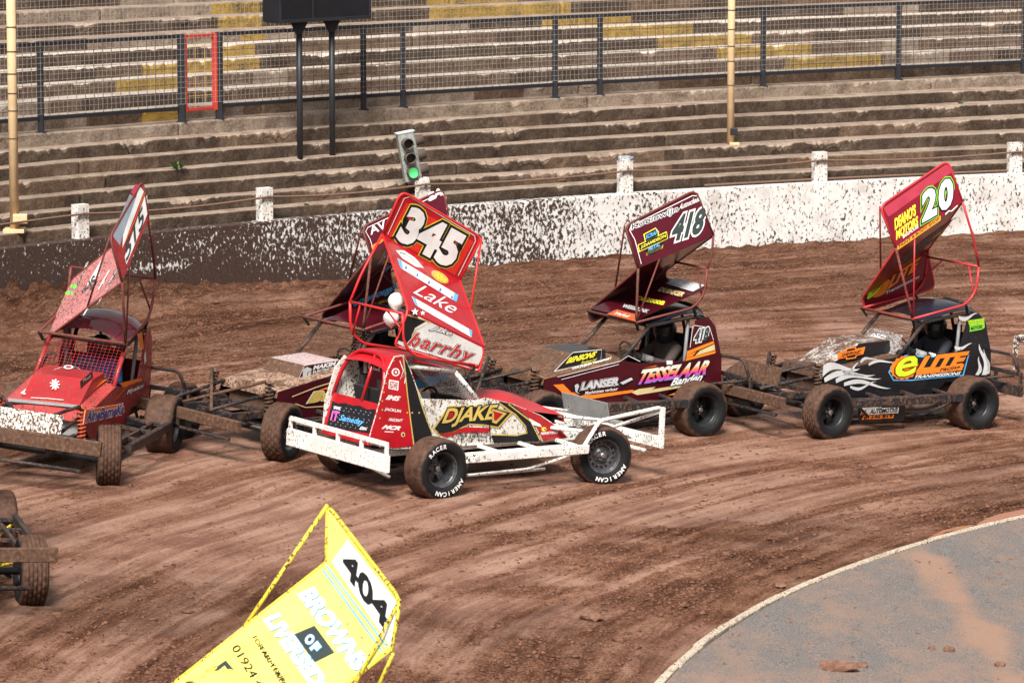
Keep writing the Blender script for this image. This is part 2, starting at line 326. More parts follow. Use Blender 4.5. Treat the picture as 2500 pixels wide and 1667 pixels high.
# --- infield tarmac inside the kerb
def tarmac_mat():
    m = bpy.data.materials.new('tarmac'); m.use_nodes = True; nt = m.node_tree; b = nt.nodes['Principled BSDF']; L = nt.links.new
    tc = node(nt, 'ShaderNodeTexCoord'); mp = node(nt, 'ShaderNodeMapping'); mp.inputs['Rotation'].default_value = (0, 0, .4); mp.inputs['Scale'].default_value = (.8, .35, 1); L(tc.outputs['Object'], mp.inputs[0])
    n1 = node(nt, 'ShaderNodeTexNoise', i_Scale=2.2, i_Detail=10., i_Roughness=.8); L(mp.outputs[0], n1.inputs['Vector'])
    n2 = node(nt, 'ShaderNodeTexNoise', i_Scale=60., i_Detail=4.); L(tc.outputs['Object'], n2.inputs['Vector'])
    tar = ramp(nt, [(.3, (.07, .064, .062)), (.55, (.18, .165, .158)), (.75, (.32, .29, .27))], n2.outputs[0])
    A = node(nt, 'ShaderNodeAttribute', attribute_name='silt')
    s = node(nt, 'ShaderNodeMath', operation='ADD'); L(n1.outputs[0], s.inputs[0]); L(A.outputs['Fac'], s.inputs[1])
    s2 = node(nt, 'ShaderNodeMath', operation='MULTIPLY_ADD', i_1=.18); L(n2.outputs[0], s2.inputs[0]); L(s.outputs[0], s2.inputs[2])
    k = node(nt, 'ShaderNodeMapRange', i_1=.54, i_2=.82); L(s2.outputs[0], k.inputs[0])
    mx = node(nt, 'ShaderNodeMix', data_type='RGBA'); L(k.outputs[0], mx.inputs[0]); L(tar.outputs[0], mx.inputs[6]); mx.inputs[7].default_value = (.3, .19, .14, 1)
    L(mx.outputs[2], b.inputs['Base Color']); b.inputs['Roughness'].default_value = .75; b.inputs['Specular IOR Level'].default_value = .12
    bp = node(nt, 'ShaderNodeBump', i_Strength=.9, i_Distance=.02); L(n2.outputs[0], bp.inputs['Height']); L(bp.outputs[0], b.inputs['Normal'])
    return m
TI = ring_angles(110, 200, .35); RI = np.concatenate([np.linspace(.01, 14, 12), np.arange(14.2, RK-.085, .07), [RK-.075]])
rg, tg = np.meshgrid(RI, TI); Xi = CEN[0]+rg*np.cos(tg); Yi = CEN[1]+rg*np.sin(tg)
Zi = gz(Xi, Yi)+.01+.02*vnoise(Xi*.7, Yi*.7, 5)+.006*vnoise(Xi*6, Yi*6, 6)
def pxg(x, y):
    r = ray(x, y); return EYE+r*(-CH/(r[2]-GX*r[0]))
p0, p1 = pxg(2260, 1370)[:2], pxg(2460, 1640)[:2]; dd = (p1-p0)/np.linalg.norm(p1-p0)
dist = np.abs((Xi-p0[0])*dd[1]-(Yi-p0[1])*dd[0]); silt = .24*(1-sstep(.1, .38, dist+.2*vnoise(Xi*2, Yi*2, 8)))+.12*(1-sstep(34, 37.5, Yi))*(vnoise(Xi, Yi, 9))
inf = grid_obj('infield_tarmac', Xi, Yi, Zi, [tarmac_mat()], {'silt': silt}); tag(inf, kind='structure')
# --- kerb of concrete edging stones
kerb = tag(empty('kerb'), kind='structure')
KM = paint('kerb_concrete', (.5, .42, .33), .3, .36, .8)
k0 = 118.0
while k0 < 192:
    ln = random.uniform(2.1, 2.6); a = np.radians(np.linspace(k0+.03, k0+ln-.03, 5)); V = []; F = []
    dz = random.uniform(-.008, .012); dr = random.uniform(-.01, .01)
    for q in a:
        for rr, zz in ((RK-.07, -.2), (RK-.07, .03), (RK-.062, .038), (RK+.004, .038), (RK+.012, .03), (RK+.012, -.2)):
            x, y = CEN[0]+(rr+dr)*math.cos(q), CEN[1]+(rr+dr)*math.sin(q); V.append((x, y, float(gz(x, y))+zz+dz))
    for i in range(4): F += [(i*6+j, i*6+j+1, i*6+j+7, i*6+j+6) for j in range(5)]
    F += [(0, 5, 4, 3, 2, 1), (24, 25, 26, 27, 28, 29)]
    mk('kerb_stone', V, F, KM, kerb); k0 += ln
# --- puddles against the kerb
PUD = bpy.data.materials.new('muddy_water'); PUD.use_nodes = True; b = PUD.node_tree.nodes['Principled BSDF']; b.inputs['Base Color'].default_value = (.36, .13, .06, 1); b.inputs['Roughness'].default_value = .12
for pts in ([(2275, 1318), (2310, 1300), (2360, 1292), (2378, 1282), (2340, 1286), (2300, 1296), (2268, 1313)], [(2395, 1287), (2440, 1275), (2499, 1258), (2540, 1243), (2540, 1232), (2490, 1246), (2440, 1256), (2410, 1266), (2385, 1280)]):
    P = []
    for x, y in pts:
        p = pxg(x, y); P.append((p[0], p[1], float(gz(p[0], p[1]))+.008))
    o = mk('puddle', P, [tuple(range(len(P)))], PUD); tag(o, kind='structure')
# --- larger clods one can count, lying on the infield
CM = plain('clod2', (.17, .085, .055), .95, nscale=14., var=.5, bump=.6)
BIG = [(2045, 1640, .085, 3.2, 'long brown lump of mud lying on the tarmac near the bottom edge'), (2105, 1632, .05, 1.5, 'short upright clod of mud right of the long lump on the tarmac'),
       (2318, 1594, .05, 1.5, 'dark clod of mud on the tarmac beside the pale silt streak'), (2275, 1588, .035, 1.3, 'small dark clod left of its larger neighbour by the silt streak'),
       (2442, 1630, .045, 1.6, 'clod of mud near the lower right corner of the tarmac'), (1445, 1515, .075, 2.2, 'dark oval clod lying alone on the shale below the white car'),
       (1905, 1428, .05, 1.6, 'orange tinted clod on the shale just outside the kerb')]
for x, y, s, el, lab in BIG:
    bm = bmesh.new(); bmesh.ops.create_icosphere(bm, subdivisions=2, radius=1); p = pxg(x, y)
    for v in bm.verts:
        k = 1+random.uniform(-.22, .22); v.co = Vector((v.co.x*s*el*k*.7, v.co.y*s*k, v.co.z*s*.7*k+s*.4))
    me = bpy.data.meshes.new('mud_clod'); bm.to_mesh(me); bm.free(); me.materials.append(CM)
    o = bpy.data.objects.new('mud_clod', me); COL.objects.link(o)
    rr = math.hypot(p[0]-CEN[0], p[1]-CEN[1]); zb = float(ground_at(p[0], p[1])[0]) if rr > RK else float(gz(p[0], p[1]))+.015
    o.location = (p[0], p[1], zb); o.rotation_euler = (0, 0, random.uniform(-.3, .5)); tag(o, lab, 'clod', 'clods of mud')

# ------------------------------------------------------------------ perimeter wall
def wall_mat():
    m = bpy.data.materials.new('splattered_wall'); m.use_nodes = True; nt = m.node_tree; b = nt.nodes['Principled BSDF']; L = nt.links.new
    tc = node(nt, 'ShaderNodeTexCoord'); mp = node(nt, 'ShaderNodeMapping'); mp.inputs['Rotation'].default_value = (0, .5, 0); mp.inputs['Scale'].default_value = (1.15, 1.15, .75); L(tc.outputs['Object'], mp.inputs[0])
    n1 = node(nt, 'ShaderNodeTexNoise', i_Scale=19., i_Detail=4., i_Roughness=.66); L(mp.outputs[0], n1.inputs['Vector'])
    n2 = node(nt, 'ShaderNodeTexNoise', i_Scale=1.5, i_Detail=5.); L(tc.outputs['Object'], n2.inputs['Vector'])
    A = node(nt, 'ShaderNodeAttribute', attribute_name='mud')
    s = node(nt, 'ShaderNodeMath', operation='MULTIPLY_ADD', i_1=.22); L(n2.outputs[0], s.inputs[0]); L(n1.outputs[0], s.inputs[2])
    t = node(nt, 'ShaderNodeMath', operation='ADD'); L(s.outputs[0], t.inputs[0]); L(A.outputs['Fac'], t.inputs[1])
    k = node(nt, 'ShaderNodeMapRange', i_1=.99, i_2=1.02); L(t.outputs[0], k.inputs[0])
    n3 = node(nt, 'ShaderNodeTexNoise', i_Scale=2.6, i_Detail=6.); L(tc.outputs['Object'], n3.inputs['Vector'])
    wh = ramp(nt, [(.3, (.5, .46, .43)), (.55, (.68, .66, .64)), (.75, (.56, .49, .43))], n3.outputs[0])
    n4 = node(nt, 'ShaderNodeTexNoise', i_Scale=40., i_Detail=3.); L(tc.outputs['Object'], n4.inputs['Vector'])
    md = ramp(nt, [(.3, (.022, .011, .008)), (.6, (.055, .027, .018)), (.8, (.12, .065, .045))], n4.outputs[0])
    mx = node(nt, 'ShaderNodeMix', data_type='RGBA'); L(k.outputs[0], mx.inputs[0]); L(wh.outputs[0], mx.inputs[6]); L(md.outputs[0], mx.inputs[7])
    L(mx.outputs[2], b.inputs['Base Color']); b.inputs['Roughness'].default_value = .8
    bp = node(nt, 'ShaderNodeBump', i_Strength=.7, i_Distance=.02); L(k.outputs[0], bp.inputs['Height']); L(bp.outputs[0], b.inputs['Normal'])
    return m
WM = wall_mat()
AW = np.radians(np.arange(96, 165, .25)); prof = np.array([(0, -.3), (0, 0), (0, .14), (0, .28), (0, .42), (0, .56), (0, .7), (0, .84), (0, .97), (0, 1.07), (.015, 1.085), (.235, 1.085), (.25, 1.07), (.25, -.3)])
pg, ag = np.meshgrid(np.arange(len(prof)), AW); rr = RW+prof[pg, 0]; zz = prof[pg, 1]
Xw = CEN[0]+rr*np.cos(ag); Yw = CEN[1]+rr*np.sin(ag)
deg = np.degrees(ag); lft = sstep(118.5, 137, deg)
mud = .3+.105*sstep(118.5, 126, deg)+.135*sstep(125.5, 136, deg)+.2*(1-sstep(.05, .75, zz))*sstep(123, 137, deg)+.03*(1-sstep(0, .3, zz))
mud = mud+.02*np.sin(deg*2.3)*sstep(118, 122, deg)-.16*np.exp(-((deg-133.6)/.9)**2-((zz-.55)/.07)**2)-.12*np.exp(-((deg-128.3)/.7)**2-((zz-.6)/.06)**2)
wall = grid_obj('track_wall', Xw, Yw, zz+0*rr, [WM], {'mud': mud}, smooth=False); tag(wall, 'low white track wall thick with mud splatter, dark at its left end', 'wall')

# ------------------------------------------------------------------ terrace of concrete steps behind the wall
def pol(p): return math.atan2(p[1]-CEN[1], p[0]-CEN[0]), math.hypot(p[0]-CEN[0], p[1]-CEN[1])
ZF = 2.4; FP = [pol(at_z(x, y, ZF)) for x, y in ((100, 325), (1345, 240), (2195, 195))]
FC = np.polyfit([p[0] for p in FP], [p[1] for p in FP], 2)
def r_fence(a): return np.polyval(FC, np.clip(a, math.radians(106), math.radians(142)))
NST = 19
def r_step(j, a):
    rf = r_fence(a)+.02; r0 = RW+.30
    return r0+(rf-.12-r0)*j/6 if j <= 6 else rf-.12+.5*(j-6)
def z_step(j): return 1.24+(ZF-1.24)*j/6
def conc(name, cols, bump=1.):
    m = bpy.data.materials.new(name); m.use_nodes = True; nt = m.node_tree; b = nt.nodes['Principled BSDF']; L = nt.links.new
    tc = node(nt, 'ShaderNodeTexCoord'); n1 = node(nt, 'ShaderNodeTexNoise', i_Scale=2.2, i_Detail=10., i_Roughness=.8); n2 = node(nt, 'ShaderNodeTexNoise', i_Scale=30., i_Detail=5., i_Roughness=.75)
    for n in (n1, n2): L(tc.outputs['Object'], n.inputs['Vector'])
    s = node(nt, 'ShaderNodeMath', operation='MULTIPLY_ADD', i_1=.7, i_2=-.12); L(n2.outputs[0], s.inputs[0]); sA = node(nt, 'ShaderNodeMath', operation='ADD'); L(s.outputs[0], sA.inputs[0]); L(n1.outputs[0], sA.inputs[1]); s = sA
    r = ramp(nt, [(.53+.4*i/(len(cols)-1), c) for i, c in enumerate(cols)], s.outputs[0]); L(r.outputs[0], b.inputs['Base Color']); b.inputs['Roughness'].default_value = .9; b.inputs['Specular IOR Level'].default_value = .08
    bp = node(nt, 'ShaderNodeBump', i_Strength=bump, i_Distance=.04); L(s.outputs[0], bp.inputs['Height']); L(bp.outputs[0], b.inputs['Normal']); return m
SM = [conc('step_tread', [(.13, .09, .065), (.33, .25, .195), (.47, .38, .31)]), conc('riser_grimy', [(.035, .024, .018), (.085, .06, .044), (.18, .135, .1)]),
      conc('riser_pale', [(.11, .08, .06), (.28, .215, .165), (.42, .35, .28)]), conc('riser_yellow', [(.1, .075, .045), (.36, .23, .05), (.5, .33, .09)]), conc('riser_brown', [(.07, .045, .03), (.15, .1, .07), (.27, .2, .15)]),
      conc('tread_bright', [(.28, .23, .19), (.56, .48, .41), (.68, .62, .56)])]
terr = tag(empty('terrace'), kind='structure')
AS = np.radians(np.arange(100, 150, .06)); arc = AS*45
YEL = [(520, 640, 30), (590, 650, 95+0), (535, 640, 65), (545, 628, 133), (350, 640, 170), (545, 590, 170), (290, 450, 220), (348, 440, 262), (1050, 1400, 28), (1048, 1265, 2), (1325, 1545, 50), (1474, 1695, 78), (1608, 1840, 108), (1755, 1985, 130), (1925, 2155, 157)]
yel_at = {}
def riser_px(j, a, zf=.5):
    r = r_step(j, a); p = np.stack([CEN[0]+r*np.cos(a), CEN[1]+r*np.sin(a), np.full_like(a, z_step(j-1)*(1-zf)+z_step(j)*zf)], -1)-EYE
    d = p@np.array([0, cP, -sP]); return 1250+FPX*p[:, 0]/d, 833.5-FPX*(p@np.array([0, sP, cP]))/d
RPX = {j: riser_px(j, AS) for j in range(0, NST+1)}
for x0, x1, y in YEL:
    xm = (x0+x1)/2; best = min(RPX, key=lambda j: abs(np.interp(xm, RPX[j][0][::-1], RPX[j][1][::-1])-y)); yel_at.setdefault(best, []).append((x0, x1))
for j in range(NST+1):
    r = r_step(j, AS)+.02*(vnoise(arc*.8, arc*0+j, 51)-.5); z0 = z_step(j-1); z1 = z_step(j)+.015*(vnoise(arc*.6, arc*0+j, 52)-.5)
    wear = (1.35 if 0 < j < 6 else .8)
    ch = np.maximum(vnoise(arc*1.1, arc*0+j*7, 53)*.6+vnoise(arc*5, arc*0+j*3, 54)*.4+vnoise(arc*17, arc*0+j*5, 59)*.35-.78, 0)*wear
    jr = random.Random(j*31+5); jt = np.zeros(len(AS)); q = jr.uniform(0, 40)
    while q < len(AS): jt[int(q)] = 1; q += jr.uniform(50, 170)
    r = r+.03*jt; ch = ch+.12*jt
    lip = .012*vnoise(arc*14, arc*0+j, 55)
    rn = r_step(j+1, AS)+.05
    P = [(rn, z1+0*r), (r+.04+ch*.2, z1+.006*vnoise(arc*5, arc*0+j, 58)), (r+ch*.12+lip, z1-.004-ch*.14), (r-.006+lip, z1-.02-ch*.26), (r+.012*vnoise(arc*9, arc*0+j, 56), (z0*.5+z1*.5)-ch*.05), (r+.01+.015*vnoise(arc*5, arc*0+j, 57), z0-.03+0*r)]
    n = len(AS); V = np.stack([np.stack([CEN[0]+q*np.cos(AS), CEN[1]+q*np.sin(AS), h+0*q], -1) for q, h in P], 1).reshape(-1, 3)
    F = []; mi = []; k = len(P)
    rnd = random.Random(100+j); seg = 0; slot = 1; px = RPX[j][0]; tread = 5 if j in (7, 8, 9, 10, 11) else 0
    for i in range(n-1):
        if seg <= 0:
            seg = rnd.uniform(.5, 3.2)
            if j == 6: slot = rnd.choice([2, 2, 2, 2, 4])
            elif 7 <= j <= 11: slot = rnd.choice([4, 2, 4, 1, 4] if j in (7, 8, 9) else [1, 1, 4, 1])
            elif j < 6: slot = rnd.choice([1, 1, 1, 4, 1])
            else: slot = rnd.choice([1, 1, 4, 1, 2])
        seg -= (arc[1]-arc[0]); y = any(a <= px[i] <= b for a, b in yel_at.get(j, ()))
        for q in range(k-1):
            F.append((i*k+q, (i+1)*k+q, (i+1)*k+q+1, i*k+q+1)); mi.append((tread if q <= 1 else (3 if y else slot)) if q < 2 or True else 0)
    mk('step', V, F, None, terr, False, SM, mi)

# ------------------------------------------------------------------ fence on the terrace
def world_px(x, y, z): return at_z(x, y, z)
BLK = paint('fence_black', (.022, .023, .028), .08, .02, .45); RED = paint('gate_red', (.5, .05, .035), .1, .02, .4); WIRE = plain('wire', (.06, .045, .04), .6, .3)
fence = tag(empty('perimeter_fence'), 'black steel mesh fence running along the terrace steps', 'fence')
HF = 1.36
def fpt(px):
    """fence foot at the bearing of picture column px, standing on the sixth step"""
    b = None
    for a in np.radians(np.arange(102, 148, .02)):
        r = r_fence(a); x, y = CEN[0]+r*math.cos(a), CEN[1]+r*math.sin(a); d = y*cP-(ZF-CH)*sP; u = 1250+FPX*x/d
        if b is None or abs(u-px) < b[0]: b = (abs(u-px), x, y)
    return np.array([b[1], b[2], ZF])
PX = [-230, 101, 444, 535, 888, 985, 1355, 1464, 1863, 2193, 2498, 2800]; FPS = [fpt(x) for x in PX]
for i, p in enumerate(FPS):
    mb = MB(); wd = .095 if i not in (2, 3) else .12; mb.beam(p-[0, 0, .03], p+[0, 0, HF+.01], wd, wd, up=(0, 1, 0)); mb.box(p+[0, 0, .008], (.16, .16, .016)); mb.build('post', BLK, fence)
for i in range(len(PX)-1):
    if i == 2: continue
    a, b = FPS[i], FPS[i+1]
    for h, nm in ((HF-.02, 'top_rail'), (.22, 'bottom_rail')): MB().beam(a+[0, 0, h], b+[0, 0, h], .055, .06).build(nm, BLK, fence)
    mb = MB(); L = np.linalg.norm(b-a); n = max(2, round(L/.165)); d = (b-a)/L
    for k in range(1, n): mb.beam(a+d*L*k/n+[0, 0, .24], a+d*L*k/n+[0, 0, HF-.04], .008, .008, up=(0, 1, 0))
    for h in np.linspace(.35, HF-.15, 8): mb.beam(a+[0, 0, h], b+[0, 0, h], .008, .008)
    mb.build('wire_panel', WIRE, fence)
gt = empty('gate'); tag(gt, 'narrow red framed mesh gate between two black fence posts', 'gate')
a, b = FPS[2], FPS[3]; d = (b-a)/np.linalg.norm(b-a); a2 = a+d*.085; b2 = b-d*.085
for p, nm in ((a2, 'frame_upright'), (b2, 'frame_upright')): MB().beam(p+[0, 0, .16], p+[0, 0, HF-.0], .05 if p is a2 else .09, .05, up=(0, 1, 0)).build(nm, RED, gt)
for h in (.19, HF-.03): MB().beam(a2+[0, 0, h]+d*.03, b2+[0, 0, h]-d*.05, .05, .05).build('frame_rail', RED, gt)
mb = MB()
for k in (.33, .66): mb.beam(a2+(b2-a2)*k+[0, 0, .2], a2+(b2-a2)*k+[0, 0, HF-.05], .012, .012, up=(0, 1, 0))
for h in np.linspace(.4, HF-.2, 5): mb.beam(a2+[0, 0, h], b2+[0, 0, h], .01, .01)
mb.build('wire_panel', paint('gate_wire', (.5, .3, .12), .1, .05, .5), gt)
# --- fine safety net hung just in front of the fence, running up out of the picture
mb = MB(); an = np.radians(np.arange(104, 146, .11)); zt = np.arange(ZF+.3, ZF+4.2, .085)
def fp(a, z, dr=-.16): r = r_fence(a)+dr; return np.array([CEN[0]+r*math.cos(a), CEN[1]+r*math.sin(a), z])
for q in an: mb.beam(fp(q, zt[0]), fp(q, zt[-1]), .0042, .0042, up=(0, 1, 0))
for z in zt:
    for q0, q1 in zip(an[:-1:32], list(an[32::32])+[an[-1]]): mb.beam(fp(q0, z), fp(q1, z), .0042, .0042)
tag(mb.build('safety_net', plain('net_cord', (.3, .27, .25), .8)), 'fine pale safety net hanging in front of the black fence', 'net')

# ------------------------------------------------------------------ poles, posts, cable, board, lights
CREAM = paint('cream_paint', (.66, .47, .27), .17, .05, .5); DK = plain('dark_band', (.08, .06, .05), .6)
def lamp_pole(px, py, zf, label, rad=.07, tilt=0):
    p = at_z(px, py, zf); t = tag(empty('light_pole', p), label, 'pole', 'cream light poles behind the wall')
    MB().tube([(0, 0, -.05), (tilt*4.5, 0, 4.5)], rad, 14).build('shaft', CREAM, t, True)
    for h in (1.35, 1.75, 2.0, 2.28, 2.6, 2.95):
        MB().tube([(tilt*h, 0, h-.008), (tilt*h, 0, h+.008)], rad+.006, 14).build('strap', DK, t)
    return t, p
t, p = lamp_pole(36, 566, 1.24, 'cream banded light pole at the left edge of the picture', .068)
MB().box((.1, -.12, .2), (.2, .14, .14)).build('junction_box', CREAM, t); MB().box((0, 0, .02), (.3, .3, .06)).build('base_plate', CREAM, t)
t, p = lamp_pole(1783, 405, 1.27, 'cream banded light pole behind the wall, right of centre', .062)
MB().box((.06, -.1, .32), (.16, .12, .16)).build('junction_box', CREAM, t); MB().box((.02, 0, .05), (.34, .34, .16)).build('base_block', plain('block', (.4, .3, .22), .9, bump=.5), t)
MB().box((.05, -.1, .58), (.12, .12, .11)).build('floodlight', BLK, t)
MB().tube(bend([(.1, -.12, .05), (.18, -.14, .12), (.25, -.16, .02), (.24, -.2, -.06)], .05), .012, 6).build('cable', DK, t)
WP = paint('post_white', (.72, .68, .63), .3, .2, .8); WR = WM
posts = [(203, 583, .5, 'splattered white post on the muddy left end of the wall'), (635, 537, .5, 'white wall post second from the left, with a ragged muddy side'), (1043, 508, .46, 'broken topped wall post beside the traffic light'),
         (1535, 473, .52, 'white wall post with a clear plastic bottle lying on top'), (2026, 449, .5, 'clean white wall post right of the cream pole'), (2492, 426, .52, 'white wall post cut by the right edge of the picture')]
PT = []
for k, (x, y, h, lab) in enumerate(posts):
    p = at_z(x, y, 1.08); a, r = pol(p); r = RW+.17; p = np.array([CEN[0]+r*math.cos(a), CEN[1]+r*math.sin(a), 1.08]); PT.append((p, a, h))
    t = empty('wall_post', p); t.rotation_euler = (0, 0, a-math.pi/2); tag(t, lab, 'post', 'posts along the wall top')
    mb = MB()
    if k == 2: mb.plate([(-.1, 0, -.02), (.1, 0, -.02), (.11, 0, .36), (.07, 0, .47), (.03, 0, .4), (-.02, 0, .46), (-.07, 0, .38), (-.1, 0, .42)], .13)
    else: mb.beam((0, 0, -.03), (0, 0, h), .24, .15, up=(0, 1, 0))
    mb.build('shaft', WP, t)
    MB().tube([(math.cos(q)*.02, -.095, h-.13+math.sin(q)*.02) for q in np.linspace(0, 6, 8)], .008, 6).build('cable_eye', DK, t)
ROPE = plain('rusty_cable', (.16, .09, .06), .8, nscale=60., var=.5)
cable = MB(); pts = []
A2 = [math.radians(147)]+[a for _, a, _ in PT]+[math.radians(104)]
for i in range(len(A2)-1):
    for q in np.linspace(A2[i], A2[i+1], 14)[:-1 if i < len(A2)-2 else None]:
        tt = (q-A2[i])/(A2[i+1]-A2[i]); r = RW+.17-.105; pts.append((CEN[0]+r*math.cos(q), CEN[1]+r*math.sin(q), 1.08+.37-.09*4*tt*(1-tt)*.6))
cable.tube(pts, .017, 7); tag(cable.build('steel_cable', ROPE, None, True), 'rusty steel cable strung between the wall posts', 'cable')
low = MB(); low.tube([(CEN[0]+(RW+.2)*math.cos(q), CEN[1]+(RW+.2)*math.sin(q), 1.125) for q in np.linspace(math.radians(119), math.radians(104), 14)], .018, 7)
tag(low.build('steel_pipe', ROPE, None, True), 'rusty pipe lying along the wall top at the right', 'pipe')
# bottle
p, a, h = PT[3]; t = tag(empty('plastic_bottle', p+[0, 0, h+.045]), 'clear plastic bottle lying on the post top', 'bottle'); t.rotation_euler = (0, math.pi/2, .5)
GL = bpy.data.materials.new('clear_plastic'); GL.use_nodes = True; b = GL.node_tree.nodes['Principled BSDF']; b.inputs['Base Color'].default_value = (.8, .88, .95, 1); b.inputs['Roughness'].default_value = .12; b.inputs['Transmission Weight'].default_value = .75
MB().lathe([(-.12, 0), (-.12, .036), (-.11, .042), (-.03, .04), (-.02, .036), (-.01, .041), (.06, .041), (.1, .022), (.115, .016), (.125, .016), (.125, 0)], 20, 'z').build('body', GL, t, True)
MB().lathe([(.122, 0), (.122, .019), (.143, .019), (.143, 0)], 14, 'z').build('cap', plain('cap_blue', (.1, .25, .6), .4), t)
# blue pole lying on a step
j = min(range(1, 6), key=lambda j: abs(np.interp(1320, RPX[j][0][::-1], RPX[j][1][::-1])-395)); zz = z_step(j-1)
q0, q1 = at_z(1216, 391, zz+.03), at_z(1428, 376, zz+.03)
tag(MB().tube([q0, q1], .014, 8).build('blue_rod', plain('blue_rod', (.28, .5, .55), .5, nscale=8., var=.5)), 'thin pale blue rod lying along a terrace step', 'rod')
# black box on two legs
sb = tag(empty('score_board'), 'black board on two steel legs standing on the terrace', 'board')
jj = min(range(1, 6), key=lambda j: abs(np.interp(733, RPX[j][0][::-1], RPX[j][1][::-1])-430)); zz = z_step(jj)
l1, l2 = at_z(733, 418, zz), at_z(812, 411, zz); BOARD = paint('board_black', (.014, .014, .018), .1, .05, .4)
for p in (l1, l2):
    MB().tube([p-[0, 0, .04], p+[0, 0, 2.3]], .047, 12).build('leg', BLK, sb, True); MB().box(p+[0, 0, .01], (.26, .2, .02)).build('foot_plate', BLK, sb)
    MB().plate([p+[-.05, 0, 2.14], p+[.05, 0, 2.14], p+[.14, 0, 2.33], p+[-.14, 0, 2.33]], .1).build('bracket', BLK, sb)
d = (l2-l1)/np.linalg.norm(l2-l1); d[2] = 0; m = l1+d*.2
x0 = l1-d*.56; x1 = l1+d*1.28; zb = zz+2.33
n = np.array([d[1], -d[0], 0])
MB().beam(x0+[0, 0, 2.33+.6], x1+[0, 0, 2.33+.6], .42, 1.2).build('cabinet', BOARD, sb)
for f in (.0, .36, 1.0):
    p = x0+(x1-x0)*f+n*.218+[0, 0, 2.33]; MB().beam(p+[0, 0, .0], p+[0, 0, 1.2], .035, .02, up=tuple(n)).build('seam_strip', BLK, sb)
MB().beam(x0+n*.219+[0, 0, 2.36], x1+n*.219+[0, 0, 2.36], .02, .05).build('edge_strip', BLK, sb)
# traffic light
tl = tag(empty('traffic_light'), 'grey tilted traffic light with its lowest lamp lit green', 'traffic light')
p = at_z(972, 478, 1.2); a, r = pol(p); r = RW+.4; base = np.array([CEN[0]+r*math.cos(a), CEN[1]+r*math.sin(a), 1.25]); tl.location = base
GRY = paint('lamp_grey', (.3, .32, .3), .28, .2, .6); HOOD = paint('hood', (.1, .075, .06), .2, .2, .7)
tl.rotation_euler = (0, math.radians(-10), math.radians(14))
MB().tube([(.04, 0, -.05), (.04, 0, .3)], .03, 10).build('pole', GRY, tl)
MB().beam((0, 0, .24), (0, 0, 1.0), .27, .2, up=(0, 1, 0)).build('housing', GRY, tl)
MB().beam((0, 0, 1.0), (0, 0, 1.015), .3, .22, up=(0, 1, 0)).build('top_cap', plain('cap_grey', (.5, .55, .56), .5), tl)
for k, h in enumerate((.84, .61, .38)):
    V = MB(); n = 18
    V.lathe([(0, .088), (.16, .085), (.16, .078), (.01, .08)], n, 'y'); o = V.build('hood', HOOD, tl, True); o.location = (-.02, -.1, h); o.rotation_euler = (0, 0, math.pi)
    V = MB(); V.lathe([(0, .085), (.13, .08), (.13, .073), (.01, .077)], n, 'y'); o = V.build('side_hood', HOOD, tl, True); o.location = (.135, .0, h); o.rotation_euler = (0, 0, -math.pi/2)
    lm = plain('lamp_green', (.1, .8, .2), .4, nscale=90., var=.6, emit=((.1, 1., .25), .35)) if k == 2 else plain('lamp_dark', (.02, .018, .016), .3)
    o = MB().lathe([(0, .0), (.0, .078), (-.01, .078)], n, 'y').build('lens', lm, tl); o.location = (-.02, -.2 if k == 2 else -.125, h)
    o = MB().lathe([(0, .0), (.0, .073), (-.01, .073)], n, 'y').build('lens', plain('lamp_dark', (.02, .018, .016), .3), tl); o.location = (.16, 0, h); o.rotation_euler = (0, 0, math.pi/2)
for dx in (-.01, .03): MB().tube([(.03+dx, -.06, .26), (.03+dx*2, -.07, -.1)], .006, 6).build('wire', plain('wire_white', (.7, .68, .62), .6), tl)
# small weeds growing from the steps
WG = plain('weed', (.08, .16, .035), .7, nscale=30., var=.5)
for k, (x, y, s, lab) in enumerate([(433, 408, .16, 'tuft of green weeds on the steps below the red gate'), (798, 420, .08, 'small weeds growing at the foot of the board legs'), (748, 497, .06, 'tiny weed on the step just above the wall'), (1758, 403, .1, 'weed beside the foot of the right cream pole'), (2345, 250, .08, 'little weed on the upper right steps')]):
    j = min(range(0, 9), key=lambda j: abs(np.interp(x, RPX[j][0][::-1], RPX[j][1][::-1])-(y))); zz = z_step(j-1) if j else 1.1
    p = at_z(x, y+4, zz); V = []; F = []
    for q in range(26):
        a = random.uniform(0, 6.28); l = s*random.uniform(.6, 1.2); c = Vector((math.cos(a), math.sin(a), random.uniform(.3, 1.1))).normalized()*l; sd_ = Vector((-math.sin(a), math.cos(a), 0))*s*.16; o_ = Vector((random.uniform(-s, s)*.35, random.uniform(-s, s)*.2, 0)); n0 = len(V)
        V += [o_, o_+c*.55+sd_, o_+c, o_+c*.55-sd_]; F.append((n0, n0+1, n0+2, n0+3))
    o = mk('weed', V, F, WG); o.location = p; tag(o, lab, 'weed', 'weeds on the terrace')
